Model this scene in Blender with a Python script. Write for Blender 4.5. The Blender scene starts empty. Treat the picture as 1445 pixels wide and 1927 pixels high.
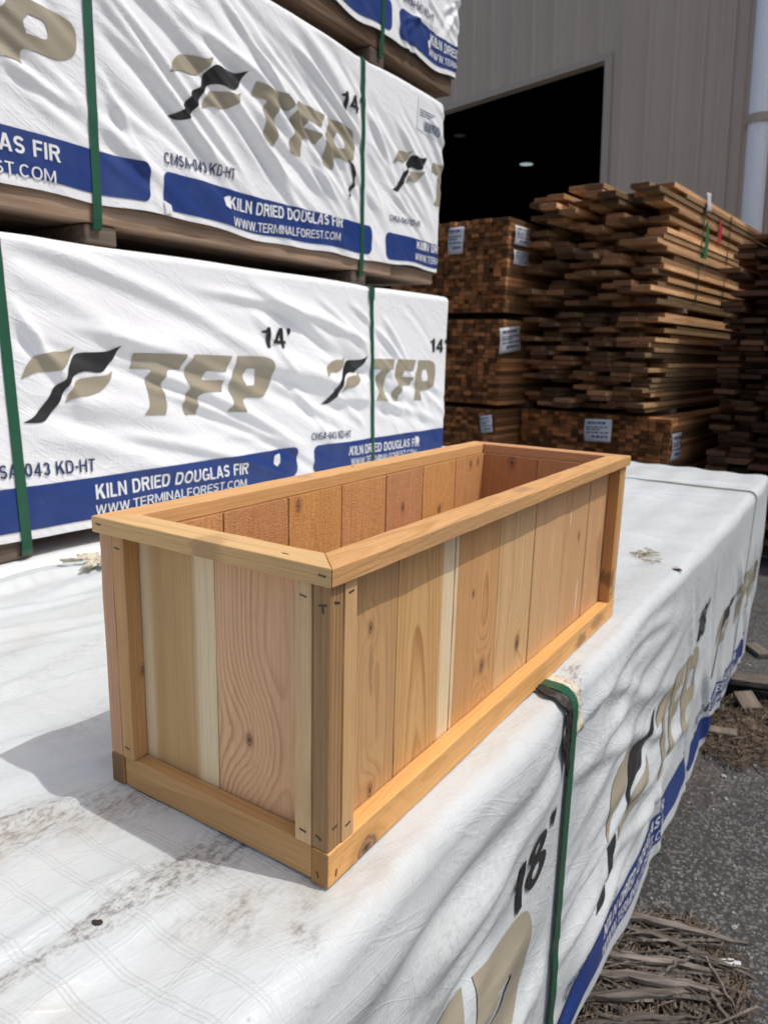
import bpy, bmesh, math, random
import numpy as np
from mathutils import Vector, Matrix

# ------------------------------------------------------------------ scene, camera, light
scene = bpy.context.scene
COL = scene.collection
R = math.radians

cam_d = bpy.data.cameras.new("camera")
cam = bpy.data.objects.new("camera", cam_d); COL.objects.link(cam)
FW = Vector((0.8212, 0.5292, -0.2138)).normalized()
yaw, pitch, roll = R(32.8028), R(-12.3426), R(1.4502)
FW = Vector((math.cos(yaw)*math.cos(pitch), math.sin(yaw)*math.cos(pitch), math.sin(pitch)))
RT0 = FW.cross(Vector((0, 0, 1))).normalized(); UP0 = RT0.cross(FW)
RT = RT0*math.cos(roll) + UP0*math.sin(roll); UP = -RT0*math.sin(roll) + UP0*math.cos(roll)
m = Matrix((RT, UP, -FW)).transposed().to_4x4(); m.translation = Vector((-0.4599, -0.3449, 0.4791))
cam.matrix_world = m
cam_d.sensor_fit = 'VERTICAL'; cam_d.sensor_height = 36; cam_d.sensor_width = 27
cam_d.lens = 36*1385.9/1927
cam_d.clip_start = 0.02; cam_d.clip_end = 500
cam_d.dof.use_dof = True; cam_d.dof.focus_distance = 0.76; cam_d.dof.aperture_fstop = 9.5
scene.camera = cam

SUN_TO = Vector((0.045, -0.147, 0.305)).normalized()
world = bpy.data.worlds.new("World"); scene.world = world; world.use_nodes = True
wn = world.node_tree.nodes; wl = world.node_tree.links
sky = wn.new('ShaderNodeTexSky'); sky.sky_type = 'NISHITA'; sky.sun_disc = False
sky.sun_elevation = math.asin(SUN_TO.z)
sky.sun_rotation = math.atan2(SUN_TO.x, SUN_TO.y)
sky.air_density = 1.0; sky.dust_density = 4.0
wl.new(sky.outputs[0], wn['Background'].inputs[0]); wn['Background'].inputs[1].default_value = 0.15
sun_d = bpy.data.lights.new("sun", 'SUN'); sun_d.energy = 2.25; sun_d.angle = R(0.53); sun_d.color = (1, 0.98, 0.945)
sun = bpy.data.objects.new("sun", sun_d); COL.objects.link(sun)
sun.rotation_euler = SUN_TO.to_track_quat('Z', 'Y').to_euler(); sun.location = (0, -5, 10)
scene.view_settings.view_transform = 'Standard'; scene.view_settings.look = 'None'
scene.view_settings.exposure = 0.0; scene.view_settings.gamma = 1.0
scene.view_settings.use_curve_mapping = False

rng = random.Random(7)

# ------------------------------------------------------------------ object helpers
def tag(o, label=None, cat=None, group=None, kind=None):
    if label: o['label'] = label
    if cat: o['category'] = cat
    if group: o['group'] = group
    if kind: o['kind'] = kind
    return o

def empty(name, loc=(0, 0, 0), label=None, cat=None, group=None):
    o = bpy.data.objects.new(name, None); o.empty_display_size = 0.1
    o.location = loc; COL.objects.link(o)
    return tag(o, label, cat, group)

def link(name, me, parent=None, mats=None, mw=None):
    o = bpy.data.objects.new(name, me); COL.objects.link(o)
    if mats and len(me.materials) == 0:
        for mm in (mats if isinstance(mats, (list, tuple)) else [mats]): me.materials.append(mm)
    if parent is not None:
        o.parent = parent
        p = parent
        loc = Vector((0, 0, 0))
        inv = Matrix.Identity(4)
        chain = []
        while p is not None: chain.append(p); p = p.parent
        M = Matrix.Identity(4)
        for q in reversed(chain): M = M @ q.matrix_basis
        o.matrix_basis = M.inverted() @ (mw if mw is not None else Matrix.Identity(4))
    elif mw is not None:
        o.matrix_basis = mw
    return o

def mesh_np(name, verts, faces, smooth=False):
    me = bpy.data.meshes.new(name)
    me.from_pydata([tuple(v) for v in verts], [], faces)
    if smooth:
        me.polygons.foreach_set('use_smooth', [True]*len(me.polygons))
    me.update()
    return me

def bm_mesh(name, bm, smooth=False):
    me = bpy.data.meshes.new(name); bm.normal_update(); bm.to_mesh(me); bm.free()
    if smooth: me.polygons.foreach_set('use_smooth', [True]*len(me.polygons))
    return me

def box_bm(bm, lo, hi, bev=0.0, M=None):
    lo = Vector(lo); hi = Vector(hi)
    r = bmesh.ops.create_cube(bm, size=1.0)
    vs = r['verts']
    for v in vs: v.co = Vector([lo[i] + (v.co[i]+0.5)*(hi[i]-lo[i]) for i in range(3)])
    es = list({e for v in vs for e in v.link_edges})
    if bev > 0:
        b = bmesh.ops.bevel(bm, geom=es, offset=bev, segments=1, affect='EDGES', profile=0.5)
        vs = list({v for f in b['faces'] for v in f.verts} | {v for v in vs if v.is_valid})
    if M is not None:
        for v in vs: v.co = M @ v.co
    return vs

def frame(origin, z, x):
    z = Vector(z).normalized(); x = Vector(x).normalized(); y = z.cross(x)
    M = Matrix((x, y, z)).transposed().to_4x4(); M.translation = Vector(origin)
    return M

def tube_bm(bm, pts, rad, n=8, cap=True):
    rings = []
    for i, p in enumerate(pts):
        p = Vector(p)
        a = Vector(pts[max(0, i-1)]); b = Vector(pts[min(len(pts)-1, i+1)])
        t = (b-a).normalized()
        u = t.cross(Vector((0.3, 0.2, 1))).normalized() if abs(t.z) < 0.95 else t.cross(Vector((1, 0, 0))).normalized()
        w = t.cross(u)
        r = rad[i] if isinstance(rad, (list, tuple)) else rad
        rings.append([bm.verts.new(p + (u*math.cos(2*math.pi*k/n) + w*math.sin(2*math.pi*k/n))*r) for k in range(n)])
    for i in range(len(rings)-1):
        for k in range(n):
            bm.faces.new((rings[i][k], rings[i][(k+1) % n], rings[i+1][(k+1) % n], rings[i+1][k]))
    if cap:
        bm.faces.new(rings[0][::-1]); bm.faces.new(rings[-1])

# ------------------------------------------------------------------ node helpers
class NT:
    def __init__(s, name):
        s.mat = bpy.data.materials.new(name); s.mat.use_nodes = True
        s.t = s.mat.node_tree; s.n = s.t.nodes; s.l = s.t.links
        s.b = s.n['Principled BSDF']
    def new(s, k, **kw):
        x = s.n.new(k)
        for a, v in kw.items(): setattr(x, a, v)
        return x
    def put(s, sock, v):
        if v is None: return
        if hasattr(v, 'is_output'): s.l.new(v, sock)
        else:
            if isinstance(v, (tuple, list)) and len(v) == 3 and sock.type == 'RGBA': v = (*v, 1)
            sock.default_value = v
    def m(s, op, a, b=None, c=None, clamp=False):
        x = s.new('ShaderNodeMath', operation=op, use_clamp=clamp)
        for i, v in enumerate((a, b, c)): s.put(x.inputs[i], v)
        return x.outputs[0]
    def vm(s, op, a, b=None):
        x = s.new('ShaderNodeVectorMath', operation=op)
        s.put(x.inputs[0], a); s.put(x.inputs[1], b)
        return x.outputs[0]
    def noise(s, vec, scale=5, detail=3, rough=0.5, lac=2.0, dist=0.0):
        x = s.new('ShaderNodeTexNoise'); s.put(x.inputs['Vector'], vec)
        x.inputs['Scale'].default_value = scale; x.inputs['Detail'].default_value = detail
        x.inputs['Roughness'].default_value = rough; x.inputs['Distortion'].default_value = dist
        return x.outputs['Fac']
    def mix(s, f, a, b, mode='MIX'):
        x = s.new('ShaderNodeMix', data_type='RGBA', blend_type=mode)
        s.put(x.inputs[0], f); s.put(x.inputs[6], a); s.put(x.inputs[7], b)
        return x.outputs[2]
    def sstep(s, v, lo, hi, a=0.0, b=1.0):
        x = s.new('ShaderNodeMapRange', interpolation_type='SMOOTHSTEP')
        s.put(x.inputs[0], v); x.inputs[1].default_value = lo; x.inputs[2].default_value = hi
        x.inputs[3].default_value = a; x.inputs[4].default_value = b
        return x.outputs[0]
    def xyz(s, v):
        x = s.new('ShaderNodeSeparateXYZ'); s.put(x.inputs[0], v); return x.outputs
    def cxyz(s, a, b, c):
        x = s.new('ShaderNodeCombineXYZ')
        for i, v in enumerate((a, b, c)): s.put(x.inputs[i], v)
        return x.outputs[0]
    def scale(s, v, sc, off=(0, 0, 0)):
        x = s.new('ShaderNodeMapping'); s.put(x.inputs[0], v)
        x.inputs['Location'].default_value = off; x.inputs['Scale'].default_value = sc
        return x.outputs[0]
    def ramp(s, f, stops, interp='LINEAR'):
        x = s.new('ShaderNodeValToRGB'); cr = x.color_ramp; cr.interpolation = interp
        while len(cr.elements) < len(stops): cr.elements.new(0.5)
        for e, (p, c) in zip(cr.elements, stops):
            e.position = p; e.color = (*c, 1) if len(c) == 3 else c
        s.put(x.inputs[0], f); return x.outputs[0]
    def bump(s, h, dist=0.001, st=1.0, prev=None):
        x = s.new('ShaderNodeBump'); s.put(x.inputs['Height'], h)
        x.inputs['Distance'].default_value = dist; x.inputs['Strength'].default_value = st
        if prev is not None: s.put(x.inputs['Normal'], prev)
        return x.outputs[0]
    def out(s, col=None, rough=0.6, norm=None, spec=0.4, **kw):
        s.put(s.b.inputs['Base Color'], col); s.put(s.b.inputs['Roughness'], rough)
        s.put(s.b.inputs['Specular IOR Level'], spec)
        if norm is not None: s.put(s.b.inputs['Normal'], norm)
        for k, v in kw.items(): s.put(s.b.inputs[k.replace('_', ' ')], v)
        return s.mat

def coord(t, which='Object'): return t.new('ShaderNodeTexCoord').outputs[which]

# ------------------------------------------------------------------ wood of the planter
CREAM = (0.78, 0.615, 0.385)
def wood(name, light, dark, ring=0.0032, pith=(0.0, -0.07), seed=0.0, taper=0.012, sap=(), knots=(),
         rough_sawn=0.0, contrast=0.92, warp=1.0, fibre=0.30, marks=(), cream=CREAM, swirl=1.0):
    light = tuple(a*b for a, b in zip(light, (1.12, 1.0, 0.83))); dark = tuple(a*b for a, b in zip(dark, (1.10, 0.97, 0.78)))
    t = NT(name); co = coord(t)
    x, y, z = t.xyz(co)
    lo = t.scale(co, (5, 5, 1.3), (seed, seed*1.7, seed*0.6))
    n1 = t.noise(lo, 1.0, 2, 0.45); n2 = t.noise(t.scale(co, (16, 16, 3.5), (seed*2.1, 3, seed)), 1.0, 2, 0.5)
    d1 = t.m('MULTIPLY', t.m('SUBTRACT', n1, 0.5), 0.035*warp)
    d2 = t.m('MULTIPLY', t.m('SUBTRACT', n2, 0.5), 0.009*warp)
    xx = t.m('ADD', t.m('SUBTRACT', x, pith[0]), d1)
    yy = t.m('SUBTRACT', y, pith[1])
    r = t.m('SQRT', t.m('ADD', t.m('MULTIPLY', xx, xx), t.m('MULTIPLY', yy, yy)))
    r = t.m('ADD', r, t.m('MULTIPLY', z, taper)); r = t.m('ADD', r, d2)
    dists = []
    for (kx, kz, kr) in knots:
        dx = t.m('SUBTRACT', x, kx); dz = t.m('MULTIPLY', t.m('SUBTRACT', z, kz), 0.62)
        jig = t.m('MULTIPLY', t.m('SUBTRACT', t.noise(t.scale(co, (60, 60, 60), (kx*9, seed, kz*7)), 1.0, 2), 0.5), kr*0.8)
        d = t.m('ADD', t.m('SQRT', t.m('ADD', t.m('MULTIPLY', dx, dx), t.m('MULTIPLY', dz, dz))), jig)
        g = t.m('EXPONENT', t.m('MULTIPLY', t.m('MULTIPLY', d, d), -1.0/(2*(kr*2.6*swirl)**2)))
        r = t.m('ADD', r, t.m('MULTIPLY', g, kr*1.6*swirl**1.5)); dists.append((d, kr))
    ph = t.m('DIVIDE', r, ring)
    ph = t.m('ADD', ph, t.m('MULTIPLY', t.noise(t.scale(co, (40, 40, 4), (seed, 0, 0)), 1.0, 2), 0.35))
    fr = t.m('FRACT', ph)
    w1 = t.m('MULTIPLY', t.sstep(fr, 0.42, 0.88), t.sstep(fr, 0.91, 0.99, 1.0, 0.0))
    # every few rings a darker one
    var = t.noise(t.cxyz(t.m('MULTIPLY', t.m('FLOOR', ph), 0.37), seed, 0.0), 1.7, 1)
    w1 = t.m('MULTIPLY', w1, t.sstep(var, 0.25, 0.75, 0.5, 1.0))
    w1 = t.m('MULTIPLY', w1, t.sstep(t.noise(t.scale(co, (38, 38, 4), (seed, 9, 1)), 1.0, 2), 0.3, 0.68, 0.4, 1.0))
    col = t.mix(t.m('MULTIPLY', w1, contrast), light, dark)
    # broad colour drift along and across the board
    big = t.noise(t.scale(co, (22, 22, 2.2), (seed*3, 1, 2)), 1.0, 2)
    col = t.mix(t.sstep(big, 0.3, 0.75, 0.0, 0.42), col, tuple(l*0.55+d*0.45 for l, d in zip(light, dark)))
    for (a, b, sgn) in sap:           # sapwood: |x| beyond a (soft to b)
        j = t.m('ADD', x, t.m('MULTIPLY', t.m('SUBTRACT', n1, 0.5), 0.012))
        mk = t.sstep(j, min(a, b), max(a, b), 0.0, 1.0) if sgn > 0 else t.sstep(j, min(a, b), max(a, b), 1.0, 0.0)
        sc = t.mix(t.m('MULTIPLY', w1, 0.22), cream, tuple(c*0.8 for c in cream))
        col = t.mix(mk, col, sc)
    stk = t.noise(t.scale(co, (330, 330, 2.2), (seed, 5, 0)), 1.0, 3, 0.6)
    stk = t.sstep(stk, 0.25, 0.75, 0.91, 1.08); col = t.mix(1.0, col, t.cxyz(stk, stk, stk), 'MULTIPLY')
    fb = t.noise(t.scale(co, (620, 620, 14), (seed, 0, 0)), 1.0, 3, 0.65)
    col = t.mix(1.0, col, t.mix(fb, (1-fibre,)*3, (1+fibre,)*3), 'MULTIPLY')
    pores = t.noise(t.scale(co, (900, 900, 40), (seed, 4, 0)), 1.0, 2)
    col = t.mix(t.sstep(pores, 0.62, 0.76, 0.0, 0.28), col, tuple(d*0.7 for d in dark))
    for d, kr in dists:
        halo = t.sstep(d, kr*0.9, kr*2.0, 0.40, 0.0)
        col = t.mix(halo, col, tuple(c*0.8 for c in dark))
        rg = t.m('SINE', t.m('MULTIPLY', d, 2*math.pi/(kr*0.42)))
        kc = t.mix(t.sstep(rg, -0.6, 0.9), (0.22, 0.115, 0.06), (0.36, 0.20, 0.105))
        kc = t.mix(t.sstep(d, kr*0.12, kr*0.38, 1.0, 0.0), kc, (0.035, 0.022, 0.016))
        col = t.mix(t.sstep(d, kr*0.75, kr*1.05, 0.92, 0.0), col, kc)
    for (mx, mz, mw, ml, mc, ms) in marks:     # scuffs and stains with their own shape
        dx = t.m('DIVIDE', t.m('SUBTRACT', x, mx), mw); dz = t.m('DIVIDE', t.m('SUBTRACT', z, mz), ml)
        d = t.m('SQRT', t.m('ADD', t.m('MULTIPLY', dx, dx), t.m('MULTIPLY', dz, dz)))
        d = t.m('ADD', d, t.m('MULTIPLY', t.m('SUBTRACT', t.noise(t.scale(co, (180, 180, 50), (mx, 0, mz)), 1.0, 3), 0.5), 1.3))
        col = t.mix(t.sstep(d, 0.5, 1.1, ms, 0.0), col, mc)
    sm = t.noise(t.scale(co, (34, 34, 20), (seed*1.3, 7, 2)), 1.0, 5, 0.7)
    col = t.mix(t.sstep(sm, 0.58, 0.74, 0.0, 0.20), col, tuple(d*0.8 for d in dark))
    nick = t.noise(t.scale(co, (150, 150, 110), (seed, 2, 8)), 1.0, 2, 0.5)
    col = t.mix(t.sstep(nick, 0.74, 0.80, 0.0, 0.45), col, tuple(d*0.5 for d in dark))
    # end grain: darker, with the rings close together
    nz = t.m('ABSOLUTE', t.xyz(coord(t, 'Normal'))[2])
    eg = t.mix(t.noise(t.scale(co, (700, 700, 700), (seed, 1, 2)), 1.0, 3, 0.7), tuple(d*0.38 for d in dark), tuple(l*0.52 for l in light))
    col = t.mix(t.sstep(nz, 0.8, 0.95, 0.0, 0.85), col, eg)
    # height
    h = t.m('ADD', t.m('MULTIPLY', fb, 0.6), t.m('MULTIPLY', w1, 0.35))
    nb = t.bump(h, 0.00035, 0.55)
    if rough_sawn > 0:
        saw = t.noise(t.scale(co, (160, 160, 420), (0, seed, 0)), 1.0, 3, 0.65)
        fuzz = t.noise(t.scale(co, (260, 260, 90), (seed, 0, 1)), 1.0, 4, 0.7)
        hh = t.m('ADD', t.m('MULTIPLY', saw, 0.8), fuzz)
        nb = t.bump(hh, 0.0016*rough_sawn, 0.8, nb)
        col = t.mix(t.sstep(hh, 0.65, 1.25, 0.30*rough_sawn, 0.0), col, tuple(d*0.75 for d in dark))
    return t.out(col, 0.62 if rough_sawn == 0 else 0.8, nb, 0.3)

TAN = ((0.56, 0.36, 0.185), (0.36, 0.20, 0.090))
PALE = ((0.60, 0.435, 0.25), (0.44, 0.285, 0.15))
PINK = ((0.525, 0.335, 0.215), (0.36, 0.195, 0.115))
ORNG = ((0.56, 0.335, 0.150), (0.37, 0.190, 0.075))
BRWN = ((0.30, 0.175, 0.085), (0.155, 0.082, 0.038))
ROUG = ((0.52, 0.295, 0.145), (0.38, 0.185, 0.080))

staple_m = NT('staple_steel').out((0.09, 0.075, 0.065), 0.45, None, 0.5, Metallic=0.7)

# ------------------------------------------------------------------ planter
PL, PW, PH = 0.895, 0.3126, 0.305
RIMT, RIMW, BASEH, INS = 0.0172, 0.0352, 0.0355, 0.0046
DEP = 0.020          # battens stand this proud of the boards
BT = 0.015           # board thickness
planter = empty('planter_box', (0, 0, 0), 'long cedar planter box with mitred rim standing on the white wrapped pack', 'planter')

def plank(name, M, w, d, l, mat, bev=0.0009, mitre=0.0, lift=0.0):
    """local x width 0..w, y depth 0..d, z length 0..l ; mitre shortens the x=w side at both ends"""
    bm = bmesh.new(); vs = box_bm(bm, (0, 0, 0), (w, d, l), 0)
    if mitre:
        for v in bm.verts:
            f = v.co.x/w
            v.co.z += mitre*f if v.co.z < l/2 else -mitre*f
    n = max(3, int(l/0.035))
    for k in range(1, n):
        c_ = mitre + 0.002 + (l-2*mitre-0.004)*k/n
        bmesh.ops.bisect_plane(bm, geom=list(bm.verts)+list(bm.edges)+list(bm.faces), plane_co=(0, 0, c_), plane_no=(0, 0, 1), dist=1e-6)
    bm.normal_update()
    bmesh.ops.bevel(bm, geom=[e for e in bm.edges if e.calc_face_angle(0) > .5], offset=bev, segments=2, affect='EDGES', profile=0.5)
    # sawn edges are never dead straight
    sd = rng.uniform(0, 99)
    for v in bm.verts:
        q = v.co.z
        v.co.x += (.00028*math.sin(q*61+sd) + .00022*math.sin(q*143+sd*2+v.co.x*90)) * (1 if v.co.x > w/2 else -1)
        v.co.y += .00016*math.sin(q*83+sd*3+v.co.x*60)
    return link(name, bm_mesh(name, bm), planter, mat, M)

def staple(parent, pos, along, normal, ln=0.007):
    along = Vector(along).normalized(); n = Vector(normal).normalized(); s = along.cross(n)
    M = Matrix((along, s, n)).transposed().to_4x4(); M.translation = Vector(pos)
    bm = bmesh.new(); box_bm(bm, (-ln/2, -0.0007, -0.0004), (ln/2, 0.0007, 0.0005), 0.0002)
    for sx in (-1, 1): box_bm(bm, (sx*ln/2-0.0006, -0.0009, -0.0004), (sx*ln/2+0.0006, 0.0009, 0.0003), 0)
    return link('staple', bm_mesh('staple', bm), parent, staple_m, M)

X, Y, Z = Vector((1, 0, 0)), Vector((0, 1, 0)), Vector((0, 0, 1))
yb = INS + DEP                        # outer face of long boards
zb0, zb1 = 0.012, PH - RIMT
# -- long near side: seven boards (face -y). local z up, x = +x, y = z cross x = +y
edges = [0.030, 0.144, 0.2675, 0.3915, 0.511, 0.634, 0.752, PL-0.030]
specs = [
    dict(light=(0.50, 0.335, 0.185), dark=(0.33, 0.195, 0.10), ring=0.0030, pith=(0.075, 0.055), seed=1.3, knots=((0.064, 0.207, 0.0042), (0.069, 0.03, 0.005)), taper=0.006, warp=0.7,
         marks=((0.066, 0.165, 0.004, 0.035, (0.33, 0.19, 0.10), 0.7),)),
    dict(light=(0.57, 0.38, 0.19), dark=(0.35, 0.185, 0.075), ring=0.0042, pith=(0.045, 0.060), seed=2.9, sap=((0.089, 0.100, 1),), taper=0.035, contrast=0.9, warp=0.9),
    dict(light=(0.56, 0.345, 0.175), dark=(0.37, 0.20, 0.085), ring=0.0030, pith=(0.085, 0.045), seed=4.1, sap=((0.003, 0.0065, -1),), knots=((0.050, 0.181, 0.0035), (0.085, 0.075, 0.0065)), taper=0.012),
    dict(light=(0.59, 0.425, 0.25), dark=(0.45, 0.29, 0.155), ring=0.0036, pith=(0.03, 0.10), seed=5.7, knots=((0.078, 0.066, 0.0085),), taper=0.006),
    dict(light=(0.585, 0.40, 0.24), dark=(0.455, 0.285, 0.16), ring=0.0038, pith=(0.07, 0.06), seed=6.2, taper=0.03),
    dict(light=(0.545, 0.355, 0.205), dark=(0.43, 0.255, 0.14), ring=0.0040, pith=(0.02, 0.08), seed=7.8, knots=((0.075, 0.175, 0.005),), taper=0.01,
         marks=((0.028, 0.215, 0.003, 0.016, (0.75, 0.68, 0.58), 0.7), (0.088, 0.07, 0.003, 0.035, (0.78, 0.70, 0.60), 0.75))),
    dict(light=(0.565, 0.365, 0.215), dark=(0.38, 0.215, 0.12), ring=0.0042, pith=(0.06, 0.05), seed=8.4, taper=0.03,
         marks=((0.075, 0.12, 0.014, 0.05, (0.32, 0.17, 0.09), 0.55),)),
]
for i, sp in enumerate(specs):
    a, b = edges[i]+0.0010, edges[i+1]-0.0010
    plank('side_board', frame((a, yb + (0.0006 if i % 2 else 0), zb0), Z, X), b-a, BT, zb1-zb0, wood('cedar_side_%d' % i, **sp))
# -- long far side boards (seen from inside): inner face faces -y
ebk = [0.030, 0.077, 0.150, 0.268, 0.386, 0.504, 0.620, 0.739, PL-0.030]
for i in range(8):
    a, b = ebk[i]+0.0012, ebk[i+1]-0.0012
    kn = {3: ((0.018, 0.262, 0.006),), 5: ((0.05, 0.215, 0.006),), 6: ((0.06, 0.19, 0.006),), 7: ((0.06, 0.26, 0.005), (0.09, 0.262, 0.005))}.get(i, ())
    L = (0.60+0.05*math.sin(i*2.3), 0.345+0.035*math.sin(i*2.3), 0.165+0.02*math.sin(i*1.7))
    plank('side_board', frame((a, PW-INS-DEP-BT, zb0), Z, X), b-a, BT, zb1-zb0,
          wood('cedar_inner_%d' % i, L, ROUG[1], 0.0038, (0.05, -0.06), 11.0+i*1.37, knots=kn, rough_sawn=1.0, contrast=0.45))
# -- near end (face -x). local z up, x must give y=z cross x = +x : x = -Y
xe = INS + DEP
def end_board(v0, v1, x0, mat):
    return plank('end_board', frame((x0, v1, zb0), Z, -Y), v1-v0, BT, zb1-zb0, mat)
end_board(0.1606, PW-0.030, xe, wood('cedar_end_sap', (0.485, 0.345, 0.185), (0.36, 0.235, 0.115), 0.0085, (0.058, 0.085), 3.3, taper=0.03, contrast=0.5,
          sap=((0.022, 0.036, -1), (0.088, 0.100, 1)), fibre=0.12))
end_board(0.030, 0.1594, xe, wood('cedar_end_pink', (0.67, 0.46, 0.30), (0.43, 0.24, 0.155), 0.0038, (0.075, 0.05), 9.1, taper=0.02, knots=((0.042, 0.091, 0.0048),), warp=1.1, contrast=0.95, fibre=0.12, swirl=2.1))
# -- far end boards, inner face faces -x
end_board(0.030, 0.1608, PL-xe-BT, wood('cedar_far_a', (0.48, 0.28, 0.165), ROUG[1], 0.004, (0.05, -0.05), 21.0, rough_sawn=0.5, contrast=0.4))
end_board(0.1622, PW-0.030, PL-xe-BT, wood('cedar_far_b', (0.44, 0.24, 0.13), ROUG[1], 0.004, (0.05, -0.05), 23.0, knots=((0.070, 0.262, 0.008),), rough_sawn=0.5, contrast=0.4))
# -- floor
plank('floor_board', frame((xe+BT+.001, yb+BT+.001, 0.012), X, Y), PW-2*(yb+BT+.001), 0.012, PL-2*(xe+BT+.001), wood('cedar_floor', *ROUG, seed=31.0, rough_sawn=0.6))

# -- corner posts and battens
S = 0.0185
zc0, zc1 = BASEH + 0.0004, PH - RIMT - 0.0004
H = zc1 - zc0
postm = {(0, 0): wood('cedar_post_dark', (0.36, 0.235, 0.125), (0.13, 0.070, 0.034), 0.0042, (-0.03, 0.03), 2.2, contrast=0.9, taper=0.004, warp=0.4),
         (0, 1): wood('cedar_post_pink', (0.50, 0.325, 0.225), (0.37, 0.21, 0.135), 0.004, (0.03, 0.05), 4.4, contrast=0.5),
         (1, 0): wood('cedar_post_far', *TAN, 0.004, (0.03, 0.05), 6.4, contrast=0.5),
         (1, 1): wood('cedar_post_back', *TAN, 0.004, (0.03, 0.05), 7.4, contrast=0.5)}
bat_end = {0: wood('cedar_batten_pale', (0.60, 0.455, 0.285), (0.44, 0.29, 0.165), 0.0022, (0.06, 0.01), 5.1, contrast=0.55, warp=0.35, taper=0.002),
           1: wood('cedar_batten_tan', (0.47, 0.305, 0.155), (0.36, 0.21, 0.10), 0.0045, (0.03, 0.06), 6.6, contrast=0.4, knots=((0.017, 0.10, 0.004),))}
bat_side = {0: wood('cedar_batten_side', (0.545, 0.375, 0.21), (0.43, 0.27, 0.14), 0.003, (0.04, 0.03), 8.8, contrast=0.4, warp=0.5),
            1: wood('cedar_batten_far', (0.49, 0.29, 0.13), (0.34, 0.175, 0.07), 0.004, (0.03, 0.05), 9.9, contrast=0.5, marks=((0.010, 0.045, 0.02, 0.02, (0.17, 0.085, 0.04), 0.75),))}
for ix in (0, 1):
    for iy in (0, 1):
        x0 = INS if ix == 0 else PL-INS-DEP
        y0 = INS if iy == 0 else PW-INS-DEP
        zz = zc0 if (ix, iy) != (0, 0) else zc0
        p = plank('corner_post', frame((x0+0.0008, y0+0.0008, zz), Z, X), DEP-0.0008, DEP-0.0008, H, postm[(ix, iy)], 0.0012)
        # batten on the end face
        ye = y0+DEP if iy == 0 else y0-S
        lo = 0.004 if (ix, iy) == (0, 0) else 0.0
        be = plank('corner_batten', frame((x0, ye + (0.0004 if iy == 0 else -0.0004), zc0+lo*0), Z, X), DEP-0.0005, S, H, bat_end[iy], 0.0012)
        xs = x0+DEP if ix == 0 else x0-S
        bs = plank('corner_batten', frame((xs + (0.0004 if ix == 0 else -0.0004), y0, zc0), Z, X), S, DEP-0.0005, H, bat_side[ix], 0.0012)
        nx = -1 if ix == 0 else 1
        ny = -1 if iy == 0 else 1
        xf = INS-0.0002 if ix == 0 else PL-INS+0.0002
        yf = INS-0.0002 if iy == 0 else PW-INS+0.0002
        for zs in (zc1-0.013, zc0+0.013):
            staple(be, (xf, ye+S/2, zs), (0, 1, 0.15), (nx, 0, 0), 0.006)
            staple(bs, (xs+S/2, yf, zs+0.002), (1, 0, 0.1), (0, ny, 0), 0.006)
        if (ix, iy) != (0, 0): continue
        staple(p, (xf+nx*-0.0008, y0+DEP*0.45, zc1-0.018), (0, 1, -0.2), (nx, 0, 0), 0.007)
        staple(p, (xf+nx*-0.0008, y0+DEP*0.45, zc1-0.021), (0, .15, 1), (nx, 0, 0), 0.007)
        staple(p, (x0+DEP*0.5, yf+ny*-0.0008, zc1-0.016), (1, 0, -0.35), (0, ny, 0), 0.006)
        staple(p, (xf+nx*-0.0008, y0+DEP*0.6, zc0+0.012), (0, 1, .5), (nx, 0, 0), 0.006)
        staple(p, (x0+DEP*0.5, yf+ny*-0.0008, zc0+0.022), (1, 0, 0.1), (0, ny, 0), 0.006)

# -- base rails (the long ones run through; end grain shows at the near corner)
bd = DEP + BT*0.55
base_long = wood('cedar_base_long', (0.66, 0.395, 0.165), (0.50, 0.265, 0.09), 0.0052, (0.02, 0.08), 3.9, contrast=0.55, taper=0.02, warp=1.6,
                 knots=((0.006, 0.062, 0.0125),), marks=((0.012, 0.70, 0.012, 0.035, (0.24, 0.12, 0.05), 0.75), (0.02, 0.79, 0.014, 0.05, (0.27, 0.13, 0.05), 0.6)))
base_back = wood('cedar_base_back', (0.40, 0.25, 0.12), (0.24, 0.13, 0.055), 0.003, (0.01, 0.04), 5.5, contrast=0.7)
base_end = wood('cedar_base_end', (0.485, 0.315, 0.155), (0.355, 0.205, 0.09), 0.0068, (0.015, 0.09), 7.2, contrast=0.6, taper=0.012, warp=0.8)
# local x = up(Z), z = X -> y = X cross Z = -Y
b0 = plank('base_rail', frame((INS, INS+DEP-0.0006, 0.0), X, Z), BASEH, DEP-0.0006, PL-2*INS, base_long, 0.0014)
plank('base_rail', frame((INS, PW-INS, 0.0), X, Z), BASEH, DEP-0.0006, PL-2*INS, base_back, 0.0014)
# ends: z = Y, x = Z -> y = Y cross Z = X
b1 = plank('base_rail', frame((INS+0.0022, INS+DEP+0.0006, 0.0004), Y, Z), BASEH-0.0006, DEP-0.003, PW-2*(INS+DEP+0.0006), base_end, 0.0014)
plank('base_rail', frame((PL-INS-DEP+0.001, INS+DEP+0.0006, 0.0004), Y, Z), BASEH-0.0006, DEP-0.003, PW-2*(INS+DEP+0.0006), base_end, 0.0014)
for zz in (0.010,):
    staple(b0, (INS+0.012, INS-0.0002, zz), (0.3, 0, 1), (0, -1, 0), 0.005)
    staple(b0, (INS-0.0002, INS+0.012, zz), (0, 0.3, 1), (-1, 0, 0), 0.005)
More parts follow.
